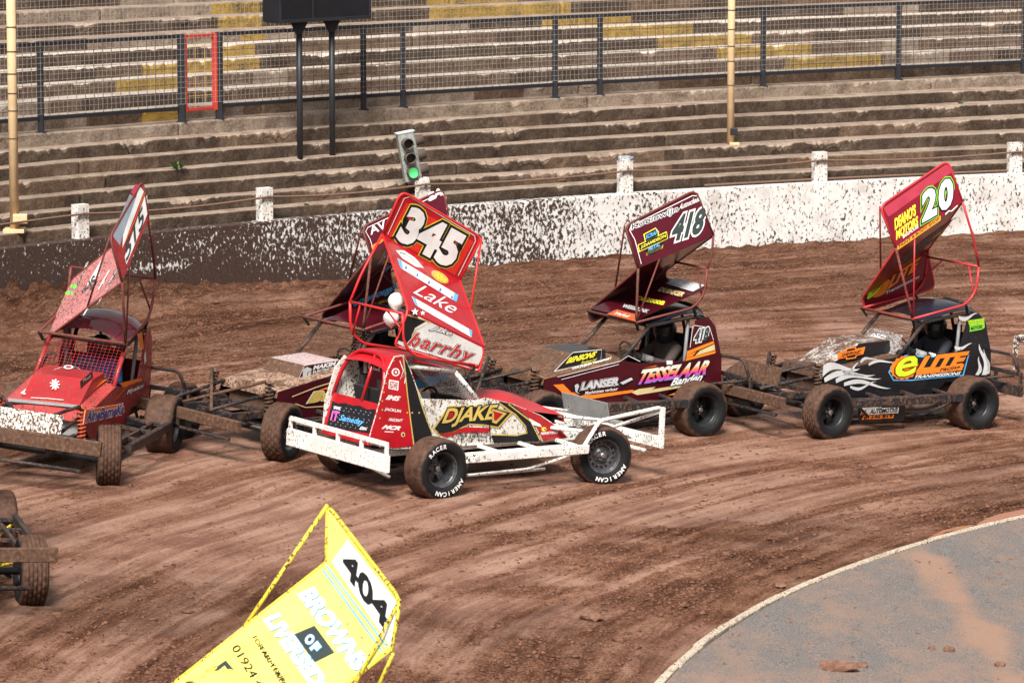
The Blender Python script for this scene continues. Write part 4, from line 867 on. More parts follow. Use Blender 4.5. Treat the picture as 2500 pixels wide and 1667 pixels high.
def driver(c, label, suit, helmet, visor, glove, stripes=0):
    """seated driver with both hands on the wheel; body grown from a skeleton in the car's frame"""
    P = [(-1.2, 0, .6), (-1.26, 0, .78), (-1.27, 0, .94), (-1.26, 0, 1.03), (-1.24, 0, 1.1)]; Rr = [.15, .15, .16, .075, .07]; E = [(0, 1), (1, 2), (2, 3), (3, 4)]
    for s in (1, -1):
        n = len(P); P += [(-1.24, s*.2, .97), (-1.04, s*.29, .8), (-.82, s*.23, .86), (-.72, s*.17, .9)]; Rr += [.075, .058, .045, .035]; E += [(2, n), (n, n+1), (n+1, n+2), (n+2, n+3)]
        h = n+3
        for k, (dy, dz) in enumerate([(.01, .045), (.015, .02), (.015, -.005), (.01, -.03)]):
            m = len(P); P += [(-.67, s*(.17+dy), .9+dz), (-.635, s*(.165+dy), .9+dz*.9), (-.645, s*(.13+dy), .9+dz*.8)]; Rr += [.011, .01, .009]; E += [(h, m), (m, m+1), (m+1, m+2)]
        m = len(P); P += [(-.7, s*.135, .93), (-.665, s*.13, .935)]; Rr += [.012, .01]; E += [(h, m), (m, m+1)]
        n = len(P); P += [(-1.12, s*.1, .57), (-.72, s*.13, .66), (-.42, s*.11, .45), (-.34, s*.11, .44)]; Rr += [.095, .075, .05, .035]; E += [(0, n), (n, n+1), (n+1, n+2), (n+2, n+3)]
    me = bpy.data.meshes.new('person'); me.from_pydata(P, E, []); o = bpy.data.objects.new('person', me); COL.objects.link(o); o.matrix_world = c.pose.mat()
    md = o.modifiers.new('skin', 'SKIN'); md.use_smooth_shade = True
    for i, v in enumerate(me.skin_vertices[0].data): v.radius = (Rr[i], Rr[i]); v.use_root = i == 0
    o.modifiers.new('sub', 'SUBSURF').levels = 1; me.materials.append(suit); tag(o, label, 'person')
    hp = [(-.15, .0), (-.15, .07), (-.12, .105), (-.05, .128), (.03, .132), (.09, .11), (.13, .06), (.14, 0)]
    h = MB().lathe(hp, 22, 'z').build('helmet', helmet, o, True); h.matrix_local = Matrix.Translation((-1.21, 0, 1.17)) @ Matrix.Diagonal((1.12, .95, 1, 1))
    v = MB(); a = np.linspace(-1.1, 1.1, 9); v.add([(.137*math.cos(q)*1.12, .137*math.sin(q)*.95, z) for q in a for z in (-.03, .045)], [(2*i, 2*i+2, 2*i+3, 2*i+1) for i in range(8)]); v = v.build('visor', visor, o, True); v.location = (-1.21, 0, 1.17)
    for k in range(stripes):
        t = .3+.13*k; a = np.array((-1.04, .29, .8)); b = np.array((-.82, .23, .86)); MB().tube([a+(b-a)*t, a+(b-a)*(t+.07)], .062, 12).build('sleeve_stripe', WHITE, o, True)
    for s in (1, -1): MB().tube([(-.86, s*.238, .852), (-.74, s*.18, .893)], .05, 10).build('glove_cuff', glove, o, True)
CHASSIS = paint('chassis_black', (.018, .019, .023), .3, .46, .5); WHITEP = paint('white_steel', (.76, .74, .7), .26, .32, .5); YEL_P = paint('yellow_steel', (.75, .6, .06), .3, .35, .5)
BLKRIM = plain('rim_black', (.028, .028, .03), .45, .4, nscale=10., var=.6); SILRIM = plain('rim_silver', (.28, .28, .28), .35, .8, nscale=10., var=.4); HUBM = plain('hub_steel', (.4, .4, .4), .35, .9)
TY1 = tyre_mat('tyre_345', .75, .0); TY2 = tyre_mat('tyre_dusty', .85, .24)
RED345 = paint('red_345', (.42, .01, .018), .14, .06, .28, 0, .5); MAR = paint('maroon', (.055, .004, .009), .14, .1, .28, 0, .5); MARW = paint('maroon_wing', (.085, .006, .015), .12, .06, .28, 0, .5); REDW = paint('crimson_wing', (.2, .008, .02), .12, .05, .28, 0, .5)
BLKP = paint('black_body', (.012, .012, .015), .16, .1, .25, 0, .5); REDM = paint('red_muddy', (.36, .022, .028), .3, .26, .35, 0, .4); NAVY = paint('roof_black', (.015, .018, .028), .1, .05, .2, 0, .8); GREYP = paint('grey_alloy', (.35, .35, .35), .26, .2, .5, .3)
MUDR = paint('mud_caked_red', (.2, .03, .03), .4, .36, .6); MUDDIER = paint('mud_caked_thick', (.11, .066, .045), .4, .6, .75); TUBER = paint('tube_rust', (.16, .035, .03), .3, .3, .5)
WSIDE = paint('white_body', (.72, .69, .63), .3, .42, .35, 0, .3); PALEY = paint('pale_yellow', (.82, .7, .17), .2, .12, .35); WMUD = paint('white_muddy', (.66, .63, .58), .4, .42, .5)
base = dict(bumper=CHASSIS, frame=CHASSIS, rail=CHASSIS, rim_f='spoke', rim_r='spoke', rim=BLKRIM, hub=HUBM, tyre=TY2, coil=MUDDY, near=1)
C345 = stock_car('345', -.443, 45.2, 37.0, 'white and red stock car numbered 345, spun round to face right', dict(base, near=-1, bumper=WHITEP, frame=WHITEP, rail=WHITEP, body=WSIDE, hood=paint('red_bonnet', (.45, .02, .025), .2, .14, .3, 0, .4), tail=RED345, roof=RED345, cage=WHITEP, hoop=RED345, bars=WHITEP, pillar=WHITEP, screen=WHITEP, rim_f='perf', rim=plain('rim_grey', (.1, .1, .105), .4, .6, nscale=25., var=.7), tyre=TY1, tread_f='slick', tyre_letters=(.15, .1), bulge=.13, steer=-16, rbh=.19, guards=(-1,), flap=GREYP, fb=.44, rb=.44, skid=WHITEP,
    wing=RED345, wing_tube=paint('tube_red', (.62, .03, .03), .1, .04, .35), coil=DARK, no_coil=True, no_guard=True, radiator=DARK, cross=WHITEP,
    side_px=[(897, 1083), (925, 985), (945, 905), (962, 870), (985, 866), (1003, 905), (1017, 945), (1030, 973), (1165, 977), (1185, 970), (1250, 985), (1320, 1013), (1362, 1041), (1388, 1068), (1330, 1077), (1205, 1083), (1100, 1090), (960, 1096)],
    wing_px=dict(Atr=(980, 466), Atf=(1176, 580), Abf=(1122, 685), Abr=(934, 572), Mlr=(997, 757), Mlf=(1182, 845), Bbr=(962, 845), Bbf=(1170, 908))))
C418 = stock_car('418', .817, 48.915, 213.8, 'maroon stock car numbered 418 in the middle of the pack', dict(base, body=MAR, hood=paint('mud_hood', (.3, .14, .06), .4, .57, .5), scoop=(.62, .38, -.1, -.12, 1.0, .31), scoop_front=MUDDIER, scoop_mat=BLKP, roof=NAVY, wing=MARW, wing_tube=TUBER, base_plate=MAR, nose_plates=CHASSIS, bar=MUDR, tail=MAR,
    wing_px=dict(Atr=(1698, 464), Atf=(1525, 552), Abf=(1558, 655), Abr=(1742, 575), Mlr=(1622, 662), Mlf=(1436, 762), Bbr=(1628, 690), Bbf=(1442, 788))))
C20 = stock_car('20', 4.286, 50.43, 214.0, 'black stock car with flames and a red wing numbered 20', dict(base, body=BLKP, hood=paint('mud_hood_black', (.02, .02, .022), .4, .56, .5), scoop=(.78, .26, -.22, -.24, 1.06, .3), scoop_front=paint('scoop_muddy', (.5, .48, .46), .36, .57, .6), scoop_mat=BLKP, scoop_top=paint('scoop_muddy', (.5, .48, .46), .36, .57, .6), roof=NAVY, wing=REDW, wing_tube=paint('tube_crimson', (.5, .035, .04), .16, .08, .35), bar=paint('tube_crimson_muddy', (.3, .04, .035), .34, .26, .5), flap=MUDDIER, fbm=MUDDIER, steer=5, tail=BLKP,
    wing_px=dict(Atr=(2314, 392), Atf=(2148, 505), Abf=(2187, 605), Abr=(2350, 493), Mlr=(2264, 612), Mlf=(2106, 728), Bbr=(2282, 702), Bbf=(2112, 760))))
C1 = stock_car('1', -5.03, 44.96, 259.6, 'red mud spattered stock car at the left heading out of the picture', dict(base, body=REDM, hood=paint('red_bonnet_muddy', (.5, .06, .06), .34, .2, .35, 0, .4), scoop=(.68, .22, -.25, -.27, 1.02, .33), scoop_front=REDM, scoop_mat=REDM, roof=paint('red_roof', (.3, .012, .04), .14, .04, .1, 0, 1.6), wing=REDM, wing_mid=paint('pink_sky_glare', (.62, .22, .22), .3, .14, .3, 0, .4), wing_tube=TUBER, bar=MUDR, flap=WMUD, fbm=MUDDIER, pillar=REDM, screen=REDM, steer=18, roll=-4, crown=.12, rim=SILRIM, coil=paint('coil_red', (.5, .1, .05), .3, .2, .5), fb=.6, fbh=.16, tail=REDM, radiator=GREYP,  # centre board is red print paled to pink, sky glare painted into its colour
    planar=False, wing_px=dict(Atr=(348, 440), Atf=(268, 579), Abf=(298, 688), Abr=(362, 535), Mlr=(176, 682), Mlf=(110, 829), Bbr=(182, 745), Bbf=(112, 842))))
C2 = stock_car('2', -2.454, 47.17, 226.5, 'maroon stock car half hidden behind the white and red one', dict(base, body=MAR, hood=paint('mud_hood_pale', (.42, .28, .2), .36, .52, .5), scoop=(.42, .3, -.25, -.27, .97, .3), scoop_front=MUDDIER, scoop_mat=MAR, scoop_top=paint('scoop_top_pale', (.5, .38, .38), .3, .36, .4), wing=MARW, wing_tube=TUBER, bar=MUDR, rim=SILRIM, fbm=MUDDIER, cross=MUDDIER, steer=20, roll=-1.5, tail=MAR, tread_r='rib',
    wing_px=dict(Atr=(1082, 462), Atf=(883, 556), Abf=(906, 622), Abr=(1094, 522), Mlr=(950, 655), Mlf=(787, 768), Bbr=(965, 735), Bbf=(790, 792))))
C404 = stock_car('404', -1.35, 27.2, 295.0, 'yellow winged stock car numbered 404, its wing rising into the bottom of the picture', dict(base, body=PALEY, bare_wing=True, ya=.6, wing=PALEY, wing_tube=YEL_P, bumper=YEL_P, frame=YEL_P, rail=YEL_P, scoop=(.5, .25, -.2, -.22, 1.0, .3),
    wing_px=dict(Atr=(800, 1232), Atf=(977, 1462), Abf=(957, 1583), Abr=(797, 1372), Mlr=(395, 1690))))
p = pxg(73, 1474); f = Pose(0, 0, 285); v = f.R@np.array([AX, TR, 0])
CY = stock_car('yellow', p[0]-v[0], p[1]-v[1], 285, 'yellow framed stock car cut off by the left edge, only bumper corner and wheel showing', dict(base, body=BLKP, wing=PALEY, wing_tube=YEL_P, frame=YEL_P, bumper=CHASSIS, fbm=MUDDIER, rail=CHASSIS, coil=MUDDY, fb=.64, under=CHASSIS, scoop=(.5, .25, -.2, -.22, 1.0, .3)))
f = Pose(0, 0, 214); q = at_z(2482, 800, .62); v = f.R@np.array([1.92, -.95, .84])
CW = stock_car('white', q[0]-v[0], q[1]-v[1], 214, 'stock car with a white bumper frame entering at the right edge', dict(base, body=BLKP, wing=REDW, wing_tube=TUBER, bumper=WMUD, fbm=MUDDIER, guards=(1, -1), scoop=(.5, .25, -.2, -.22, 1.0, .3)))

SUIT = plain('suit_dark', (.02, .022, .03), .8, nscale=30.); GLV = paint('glove_grey', (.35, .35, .33), .3, .2, .8); HELM = paint('helmet_black', (.02, .02, .022), .2, .06, .25, 0, .5); VIS = plain('visor', (.01, .01, .012), .1)
driver(C418, 'driver in dark overalls and pale gloves at the wheel of the 418 car', plain('suit_brown', (.06, .04, .035), .85, nscale=25.), HELM, VIS, GLV)
driver(C20, 'driver in black overalls with white sleeve stripes in the 20 car', SUIT, HELM, VIS, plain('glove_white', (.6, .6, .6), .7), 3)
driver(C1, 'driver in blue overalls inside the red car at the left', plain('suit_blue', (.02, .1, .3), .8, nscale=30.), HELM, VIS, SUIT)
# ================================================================== PRINT ON THE CARS
def ell(cx, cy, a, b, rot=0, n=16):
    r = math.radians(rot); return [(cx+a*math.cos(t)*math.cos(r)-b*math.sin(t)*math.sin(r), cy+a*math.cos(t)*math.sin(r)+b*math.sin(t)*math.cos(r)) for t in np.arange(n)*2*math.pi/n]
def star(cx, cy, r): return [(cx+(r if i % 2 == 0 else r*.42)*math.sin(i*math.pi/5), cy-(r if i % 2 == 0 else r*.42)*math.cos(i*math.pi/5)) for i in range(10)]
def flame(c, par, pl, x0, y0, x1, y1, w, mat, curl=1., lift=1):
    """one licking tongue: a tapering S"""
    P = []; Q = []; dx, dy = x1-x0, y1-y0; L = math.hypot(dx, dy); nx, ny = -dy/L, dx/L
    for t in np.linspace(0, 1, 12):
        o = math.sin(t*math.pi*1.6)*w*.7*curl; ww = w*(1-t)**.8*(.35+.65*math.sin(min(1, t*2.2+.25)*math.pi/2)); bx, by = x0+dx*t+nx*o, y0+dy*t+ny*o
        P.append((bx+nx*ww/2, by+ny*ww/2)); Q.append((bx-nx*ww/2, by-ny*ww/2))
    n = c.pose.nrm(pl); A = [c.pose.onp(*q, pl)+n*(.0036+.0022*(lift+1)) for q in P]; B = [c.pose.onp(*q, pl)+n*(.0036+.0022*(lift+1)) for q in Q]
    mk('painted_flame', A+B, [(i, i+1, 13+i, 12+i) for i in range(11)], mat, par)
def grad_mat():
    m = bpy.data.materials.new('letter_sunset'); m.use_nodes = True; nt = m.node_tree; b = nt.nodes['Principled BSDF']; tc = node(nt, 'ShaderNodeTexCoord'); sx = node(nt, 'ShaderNodeSeparateXYZ'); nt.links.new(tc.outputs['Object'], sx.inputs[0])
    a = node(nt, 'ShaderNodeMath', operation='MULTIPLY_ADD', i_1=.08, i_2=0.); nt.links.new(sx.outputs[0], a.inputs[0]); nt.links.new(sx.outputs[2], a.inputs[2])
    k = node(nt, 'ShaderNodeMapRange', i_1=.53, i_2=.71); nt.links.new(a.outputs[0], k.inputs[0])
    r = ramp(nt, [(.0, (.1, .18, .7)), (.3, (.3, .15, .6)), (.5, (.75, .03, .3)), (.75, (.85, .25, .05)), (1, (.85, .7, .6))], k.outputs[0]); nt.links.new(r.outputs[0], b.inputs['Base Color']); b.inputs['Roughness'].default_value = .4; return m
SUNSET = grad_mat()
def bld(m, o): return [(m, o)]
# ---------- 345
c = C345; w = c.wing; A, M, B, S, T = c.PA, c.PM, c.PB, c.PS, c.PT
BR = paint('red_bright', (.66, .03, .02), .1, .04, .3, 0, .4)
shape(c, w, A, [(992, 494), (1156, 590), (1110, 672), (948, 576)], BR, 0)
letters(c, w, A, '345', (962, 583), (1102, 660), (998, 496), WHITE, .06, .1, [(BLACK, .115), (YELLOW, .13)], 2, 1.08)
shape(c, w, A, [(952, 580), (985, 560), (1000, 575), (1010, 600)], BLACK, 1)
stripe(c, w, A, [(946, 572), (986, 484), (1000, 480), (1158, 575), (1160, 588), (1118, 672)], 2, WHITE)
shape(c, w, M, [(969, 631), (1118, 721), (1113, 738), (977, 655)], WHITE, 0); shape(c, w, M, [(970, 633), (979, 638), (983, 657), (977, 655)], CYAN, 1); shape(c, w, M, [(1108, 716), (1118, 721), (1113, 738), (1104, 733)], CYAN, 1)
shape(c, w, M, [(1004, 724), (1152, 808), (1150, 824), (1014, 746)], WHITE, 0); shape(c, w, M, [(1005, 724), (1013, 729), (1019, 748), (1014, 746)], CYAN, 1); shape(c, w, M, [(1143, 804), (1152, 808), (1150, 822), (1146, 820)], CYAN, 1)
for t in np.linspace(.1, .9, 5): shape(c, w, M, [(975+140*t, 641+90*t), (979+140*t, 643+90*t), (977+140*t, 650+90*t), (973+140*t, 648+90*t)], BLUEV, 1)
letters(c, w, M, 'Lake', (1007, 716), (1107, 770), (1020, 690), WHITE, .0, .45, lift=2)
shape(c, w, M, [(965, 612), (985, 612), (1012, 630), (1034, 655), (1015, 652), (982, 632)], WHITE, 0); stripe(c, w, M, [(974, 617), (990, 622), (1004, 634), (1018, 646)], 3, BLACK, 1); stripe(c, w, M, [(984, 626), (1000, 638), (1012, 647)], 2, CHAR, 1)
shape(c, w, M, ell(1073, 677, 24, 11, 32), GOLD, 0); letters(c, w, M, 'Albs', (1057, 676), (1085, 692), (1062, 665), YELLOW, .03, .2, bld(BLACK, .05), 1)
shape(c, w, M, star(1012, 763, 14), BLACK, 0); shape(c, w, M, star(1012, 762, 10), WHITE, 1); shape(c, w, M, star(1031, 765, 7), WHITE, 1)
WB = paint('wing_white', (.74, .73, .71), .2, .1, .4)
shape(c, w, B, [(1020, 772), (1176, 848), (1178, 866), (1165, 895), (1150, 894), (985, 846), (969, 838), (985, 800)], WB, 0)
shape(c, w, B, [(990, 770), (1040, 783), (1012, 800), (996, 838), (970, 830), (968, 818)], BLACK, 1); stripe(c, w, B, [(992, 768), (1050, 786), (1010, 806), (1000, 840)], 2.5, GOLD, 2)
stripe(c, w, B, [(968, 846), (1040, 868), (1120, 892), (1165, 903)], 5, WB, 1)
letters(c, w, B, 'harrhy', (989, 848), (1146, 893), (1003, 808), REDL, .01, .35, [(WHITE, .03), (BLACK, .055)], 3, 1.15)
letters(c, w, B, 'Jake', (1046, 806), (1098, 823), (1053, 792), WHITE, .02, .45, bld(BLACK, .07), 3)
sp = c.side
shape(c, sp, S, [(898, 1081), (926, 985), (946, 906), (963, 872), (982, 869), (986, 905), (993, 965), (1001, 1030), (1008, 1088), (962, 1093)], RED345, 0)
shape(c, sp, S, [(986, 869), (1001, 905), (1015, 946), (1026, 985), (1040, 1025), (1052, 1055), (1060, 1088), (1012, 1088), (1003, 1030), (995, 965), (988, 905)], BLACK, 0)
stripe(c, sp, S, [(984, 870), (988, 905), (994, 965), (1002, 1030), (1010, 1088)], 3, GOLD); stripe(c, sp, S, [(1017, 948), (1028, 988), (1042, 1026), (1054, 1056)], 2.5, GOLD)
stripe(c, sp, S, [(975, 880), (984, 905), (976, 925), (990, 910), (987, 935)], 2.5, WHITE)
shape(c, sp, S, ell(965, 908, 10, 10), WHITE, 1); shape(c, sp, S, ell(965, 908, 6.5, 6.5), RED345, 2); shape(c, sp, S, ell(965, 908, 3, 3), WHITE, 3)
shape(c, sp, S, [(949, 926), (973, 930), (971, 953), (947, 948)], WHITE, 1); letters(c, sp, S, 'STOX\nGATE', (949, 946), (969, 950), (951, 929), RED345, .03, 0, lift=3)
letters(c, sp, S, 'IMS', (940, 975), (975, 979), (943, 963), WHITE, .05, .3, lift=2); letters(c, sp, S, 'JACKLIN', (937, 1003), (978, 1009), (938, 994), WHITE, .03, .2, lift=2)
letters(c, sp, S, 'FIRECRAFT', (947, 1027), (981, 1030), (949, 1020), WHITE, .03, .25, lift=2); letters(c, sp, S, 'MCR', (930, 1046), (975, 1050), (934, 1036), WHITE, .06, .4, lift=2); stripe(c, sp, S, [(938, 1053), (960, 1054)], 2, WHITE)
shape(c, sp, S, ell(983, 1060, 5, 6), CREAMY, 1); shape(c, sp, S, ell(983, 1060, 2.5, 3), BLACK, 2)
for x, y in [(945, 912), (941, 935), (936, 957), (932, 978), (932, 1000), (926, 1020), (960, 880), (1005, 1007), (1022, 1007), (993, 1007)]: shape(c, sp, S, ell(x, y, 2, 2, 0, 8), GOLD, 2, 'rivet')
shape(c, sp, S, [(1055, 1046), (1095, 990), (1190, 989), (1252, 1007), (1217, 1045), (1180, 1038), (1145, 1036), (1105, 1056), (1070, 1062)], GOLD, 0)
shape(c, sp, S, [(1060, 1046), (1097, 993), (1190, 992), (1245, 1007), (1215, 1041), (1180, 1035), (1145, 1033), (1104, 1052), (1072, 1057)], BLACK, 1)
shape(c, sp, S, [(1085, 1026), (1102, 1000), (1112, 1000), (1106, 1018)], RED345, 2); shape(c, sp, S, [(1065, 1056), (1140, 1042), (1200, 1044), (1190, 1056), (1120, 1056), (1090, 1068)], RED345, 0)
letters(c, sp, S, 'DJAKE', (1072, 1044), (1196, 1034), (1092, 996), GOLD, .03, .0, bld(BLACK, .09), 3); shape(c, sp, S, [(1200, 997), (1236, 1008), (1210, 1034), (1200, 1030)], GOLD, 3); shape(c, sp, S, [(1204, 1003), (1226, 1009), (1209, 1026), (1204, 1024)], RED345, 4)
letters(c, sp, S, 'NOT', (1147, 1058), (1166, 1056), (1150, 1051), BLACK, .01, .3, lift=2); letters(c, sp, S, 'YOUR AVERAGE', (1109, 1068), (1190, 1068), (1112, 1057), BLACK, .01, .3, lift=2); letters(c, sp, S, 'DJ', (1135, 1077), (1156, 1076), (1138, 1069), BLACK, .01, .3, lift=2); stripe(c, sp, S, [(1115, 1071), (1132, 1073)], 1.5, BLACK); stripe(c, sp, S, [(1162, 1073), (1182, 1074)], 1.5, BLACK)
stripe(c, sp, S, [(1192, 978), (1194, 1030), (1196, 1078)], 3, BLACK)
shape(c, sp, S, [(1215, 978), (1250, 986), (1300, 1030), (1322, 1076), (1205, 1081), (1198, 1062), (1262, 1064), (1284, 1056), (1280, 1040), (1255, 1010)], BLACK, 0)
stripe(c, sp, S, [(1218, 984), (1258, 1012), (1282, 1040), (1286, 1056), (1262, 1062), (1200, 1060)], 3, GOLD); stripe(c, sp, S, [(1240, 986), (1295, 1028), (1318, 1074)], 3, GOLD)
REDN = paint('red_nose', (.42, .02, .025), .26, .22, .3, 0, .4)
shape(c, sp, S, [(1252, 987), (1318, 1014), (1360, 1042), (1385, 1067), (1330, 1075), (1325, 1074), (1303, 1030)], REDN, 0); shape(c, sp, S, [(1290, 1020), (1318, 1035), (1322, 1042), (1298, 1036)], WHITE, 1)
shape(c, sp, S, ell(1327, 1047, 6, 5), YELLOW, 1); shape(c, sp, S, ell(1329, 1047, 2, 2), BLACK, 2); letters(c, sp, S, 'HERBSTAHLE', (1319, 1061), (1361, 1058), (1320, 1054), WHITE, .03, .1, lift=2)
tp = [o for o in c.root.children if o.name.startswith('tail_panel')][0]
PLATE = paint('chequer_black', (.014, .015, .018), .22, .06, .35)
shape(c, tp, T, [(812, 979), (826, 985), (846, 984), (862, 990), (880, 990), (897, 999), (918, 999), (910, 1030), (902, 1057), (850, 1050), (799, 1038)], PLATE, 0)
for i in range(16):
    for j in range(6):
        x, y = 815+i*6+(j % 2)*3-j*2, 990+i*1.1+j*9
        if x < 906-j*2 and (i+j) % 2: stripe(c, tp, T, [(x, y), (x+2.4, y+(2 if i % 2 else -2))], .9, SILVER, 1, 'tread_bar')
letters(c, tp, T, 'www.', (815, 999), (833, 1002), (817, 991), WHITE, .03, 0, lift=3); letters(c, tp, T, 'IT', (808, 1026), (826, 1029), (814, 1002), PINK, .03, 0, bld(BLACK, .08), 3); letters(c, tp, T, 'Sameday', (828, 1030), (888, 1043), (833, 1011), CYAN, .02, .4, bld(BLACK, .07), 3); letters(c, tp, T, '.com', (879, 1048), (896, 1051), (880, 1041), WHITE, .03, 0, lift=3)
NP = ('x', -1.33); shape(c, c.root, NP, [(903, 868), (931, 874), (928, 906), (900, 900)], WHITE, 0, 'number_plate'); letters(c, c.root, NP, '345', (903, 896), (927, 901), (906, 874), BLACK, .05, .1, lift=3)
MB().tube([(-1.245, .4, .72), (-1.25, .4, 1.2)], .045, 10).build('bar_padding', PAD, c.root, True); MB().tube([(-1.245, -.38, .95), (-1.25, -.38, 1.12)], .05, 10).build('bar_padding', PAD, c.root, True)
o = MB().lathe([(0, 0), (0, .12), (.012, .12), (.012, 0)], 20, 'y').build('steering_boss', WHITE, c.root); o.matrix_local = Matrix.Translation((-.69, .02, .9)) @ Matrix.Rotation(math.pi/2, 4, 'Z')
shape(c, c.root, ('y', .465), [(1010, 930), (1030, 915), (1060, 920), (1095, 905), (1100, 915), (1060, 940), (1020, 950)], CYAN, 0)
# ---------- 418
c = C418; w = c.wing; A, M, B, S = c.PA, c.PM, c.PB, c.PS; sp = c.side
letters(c, w, A, '418', (1635, 594), (1714, 569), (1646, 529), CHAR, .05, .12, bld(WHITE, .115), 2)
letters(c, w, A, 'Koelewijn', (1541, 566), (1653, 521), (1542, 547), BLACK, .0, 0, bld(WHITE, .07), 1); letters(c, w, A, 'Autoschade', (1656, 514), (1708, 491), (1658, 499), WHITE, .02, .35, lift=2)
stripe(c, w, A, [(1565, 645), (1549, 585), (1536, 562), (1540, 552), (1690, 478), (1712, 480), (1732, 500), (1738, 560)], 2.2, WHITE)
shape(c, w, A, [(1570, 572), (1600, 556), (1608, 566), (1608, 580), (1575, 594)], YELLOW, 0); shape(c, w, A, [(1573, 573), (1599, 559), (1605, 567), (1605, 580), (1576, 591)], BLACK, 1)
letters(c, w, A, 'SCRAP', (1575, 585), (1604, 572), (1576, 574), CYAN, .03, 0, lift=3)
shape(c, w, A, [(1556, 598), (1627, 565), (1630, 583), (1559, 616)], YELLOW, 1); shape(c, w, A, [(1558, 599), (1626, 568), (1628, 582), (1561, 613)], BLACK, 2); letters(c, w, A, 'J.DAVIDSON', (1563, 610), (1625, 581), (1563, 600), YELLOW, .03, .1, lift=4)
shape(c, w, A, [(1574, 612), (1618, 592), (1615, 606), (1595, 622), (1578, 622)], BLACK, 0); letters(c, w, A, 'METAL', (1582, 614), (1611, 601), (1583, 604), CYAN, .03, 0, lift=2); shape(c, w, A, [(1576, 618), (1619, 598), (1617, 606), (1578, 624)], GOLD, 0)
letters(c, w, B, 'Thanks', (1557, 716), (1592, 703), (1559, 705), WHITE, .01, .4, lift=2)
bp = [o for o in w.children if o.name.startswith('base_board')][0]; PBs = (np.array((-.42, .49, 1.407)), np.array((-1.46, .49, 1.767)), np.array((-.42, -.49, 1.407)))
letters(c, w, PBs, 'D&2000B', (1553, 733), (1620, 747), (1558, 723), YELLOW, .04, .2, lift=2); letters(c, w, PBs, 'WESSELINK', (1518, 751), (1580, 766), (1525, 743), SILVER, .04, .1, lift=2)
shape(c, w, PBs, [(1626, 693), (1650, 678), (1722, 697), (1692, 713)], SILVER, 0); letters(c, w, PBs, 'AUTO', (1648, 697), (1700, 708), (1656, 687), WHITE, .05, .1, bld(BLUEV, .07), 1); letters(c, w, PBs, 'DUINKER', (1605, 712), (1665, 726), (1615, 702), CREAMY, .04, .1, bld(TUBER, .09), 1)  # silver patch paints the sky's pale reflection on the base board
shape(c, w, PBs, [(1482, 768), (1505, 756), (1556, 769), (1552, 786)], paint('orange_patch', (.5, .1, .03), .3, .2, .5), 0); letters(c, w, PBs, 'Herkul', (1500, 768), (1535, 777), (1505, 762), WHITE, .02, .3, lift=2)
letters(c, sp, S, 'TESSELAAR', (1555, 939), (1722, 914), (1566, 902), SUNSET, .05, .35, [(BLACK, .1), (MAR, .13)], 2); letters(c, sp, S, 'Banden', (1634, 942), (1712, 928), (1638, 923), WHITE, .03, .4, bld(BLACK, .07), 5)
letters(c, sp, S, 'LANSER', (1416, 953), (1508, 940), (1420, 933), SILVER, .06, .1, [(BLACK, .11), (WHITE, .13)], 2); letters(c, sp, S, 'Machinisten verhuur', (1427, 963), (1507, 952), (1428, 955), WHITE, .015, .1, lift=3)
shape(c, sp, S, [(1398, 938), (1410, 932), (1418, 940), (1412, 956), (1428, 962), (1415, 966), (1402, 958)], BLACK, 1); shape(c, sp, S, [(1402, 940), (1409, 936), (1413, 942), (1408, 955), (1414, 962), (1404, 956)], SILVER, 2)
shape(c, sp, S, [(1508, 934), (1542, 918), (1548, 926), (1520, 942)], BLACK, 1); shape(c, sp, S, [(1512, 934), (1540, 921), (1544, 926), (1520, 938)], SILVER, 2)
shape(c, sp, S, [(1350, 939), (1374, 937), (1394, 957), (1440, 964), (1545, 951), (1548, 957), (1440, 974), (1388, 972)], ORANGE, 0)
shape(c, sp, S, [(1539, 957), (1560, 949), (1600, 944), (1592, 950), (1718, 930), (1718, 935), (1600, 957), (1555, 964)], CREAMY, 0)
shape(c, sp, S, [(1630, 965), (1655, 955), (1714, 940), (1714, 946), (1690, 954), (1660, 962)], ORANGE, 0); shape(c, sp, S, [(1572, 898), (1600, 892), (1608, 895), (1575, 902)], ORANGE, 0)
letters(c, sp, S, '418', (1692, 838), (1727, 830), (1697, 805), CHAR, .05, .1, bld(WHITE, .12), 2); stripe(c, sp, S, [(1684, 848), (1690, 798), (1694, 794), (1732, 800), (1741, 830)], 1.6, WHITE)
shape(c, sp, S, [(1677, 857), (1742, 832), (1743, 838), (1676, 866)], ORANGE, 0); shape(c, sp, S, [(1696, 868), (1708, 856), (1744, 840), (1745, 854)], CREAMY, 0); shape(c, sp, S, [(1674, 874), (1746, 856), (1746, 862), (1673, 881)], ORANGE, 0); shape(c, sp, S, [(1676, 866), (1700, 858), (1690, 869), (1675, 873)], ORANGE, 0)
stripe(c, sp, S, [(1360, 920), (1440, 900), (1512, 882), (1533, 868), (1562, 882)], 1.6, WHITE); stripe(c, sp, S, [(1370, 926), (1510, 889)], 1.4, WHITE)
shape(c, sp, S, [(1626, 880), (1641, 880), (1641, 890), (1627, 890)], WHITE, 1)
PSc = ('y', .312); sc = c.scoop
stripe(c, sc, PSc, [(1352, 906), (1398, 860), (1468, 853), (1466, 880), (1352, 906)], 1.8, WHITE); letters(c, sc, PSc, 'BENSONS', (1380, 888), (1452, 871), (1386, 873), YELLOW, .05, .35, bld(BLACK, .08), 1); letters(c, sc, PSc, 'Products Ltd', (1417, 889), (1455, 880), (1419, 882), YELLOW, .01, .35, lift=2)
PH = (np.array((.88, .475, .742)), np.array((-.28, .475, .915)), np.array((.88, .2, .768)))
letters(c, c.hood, PH, 'VAN ZUIJLEN TRANSPORT', (1396, 907), (1492, 881), (1398, 900), WHITE, .03, .2, lift=5)
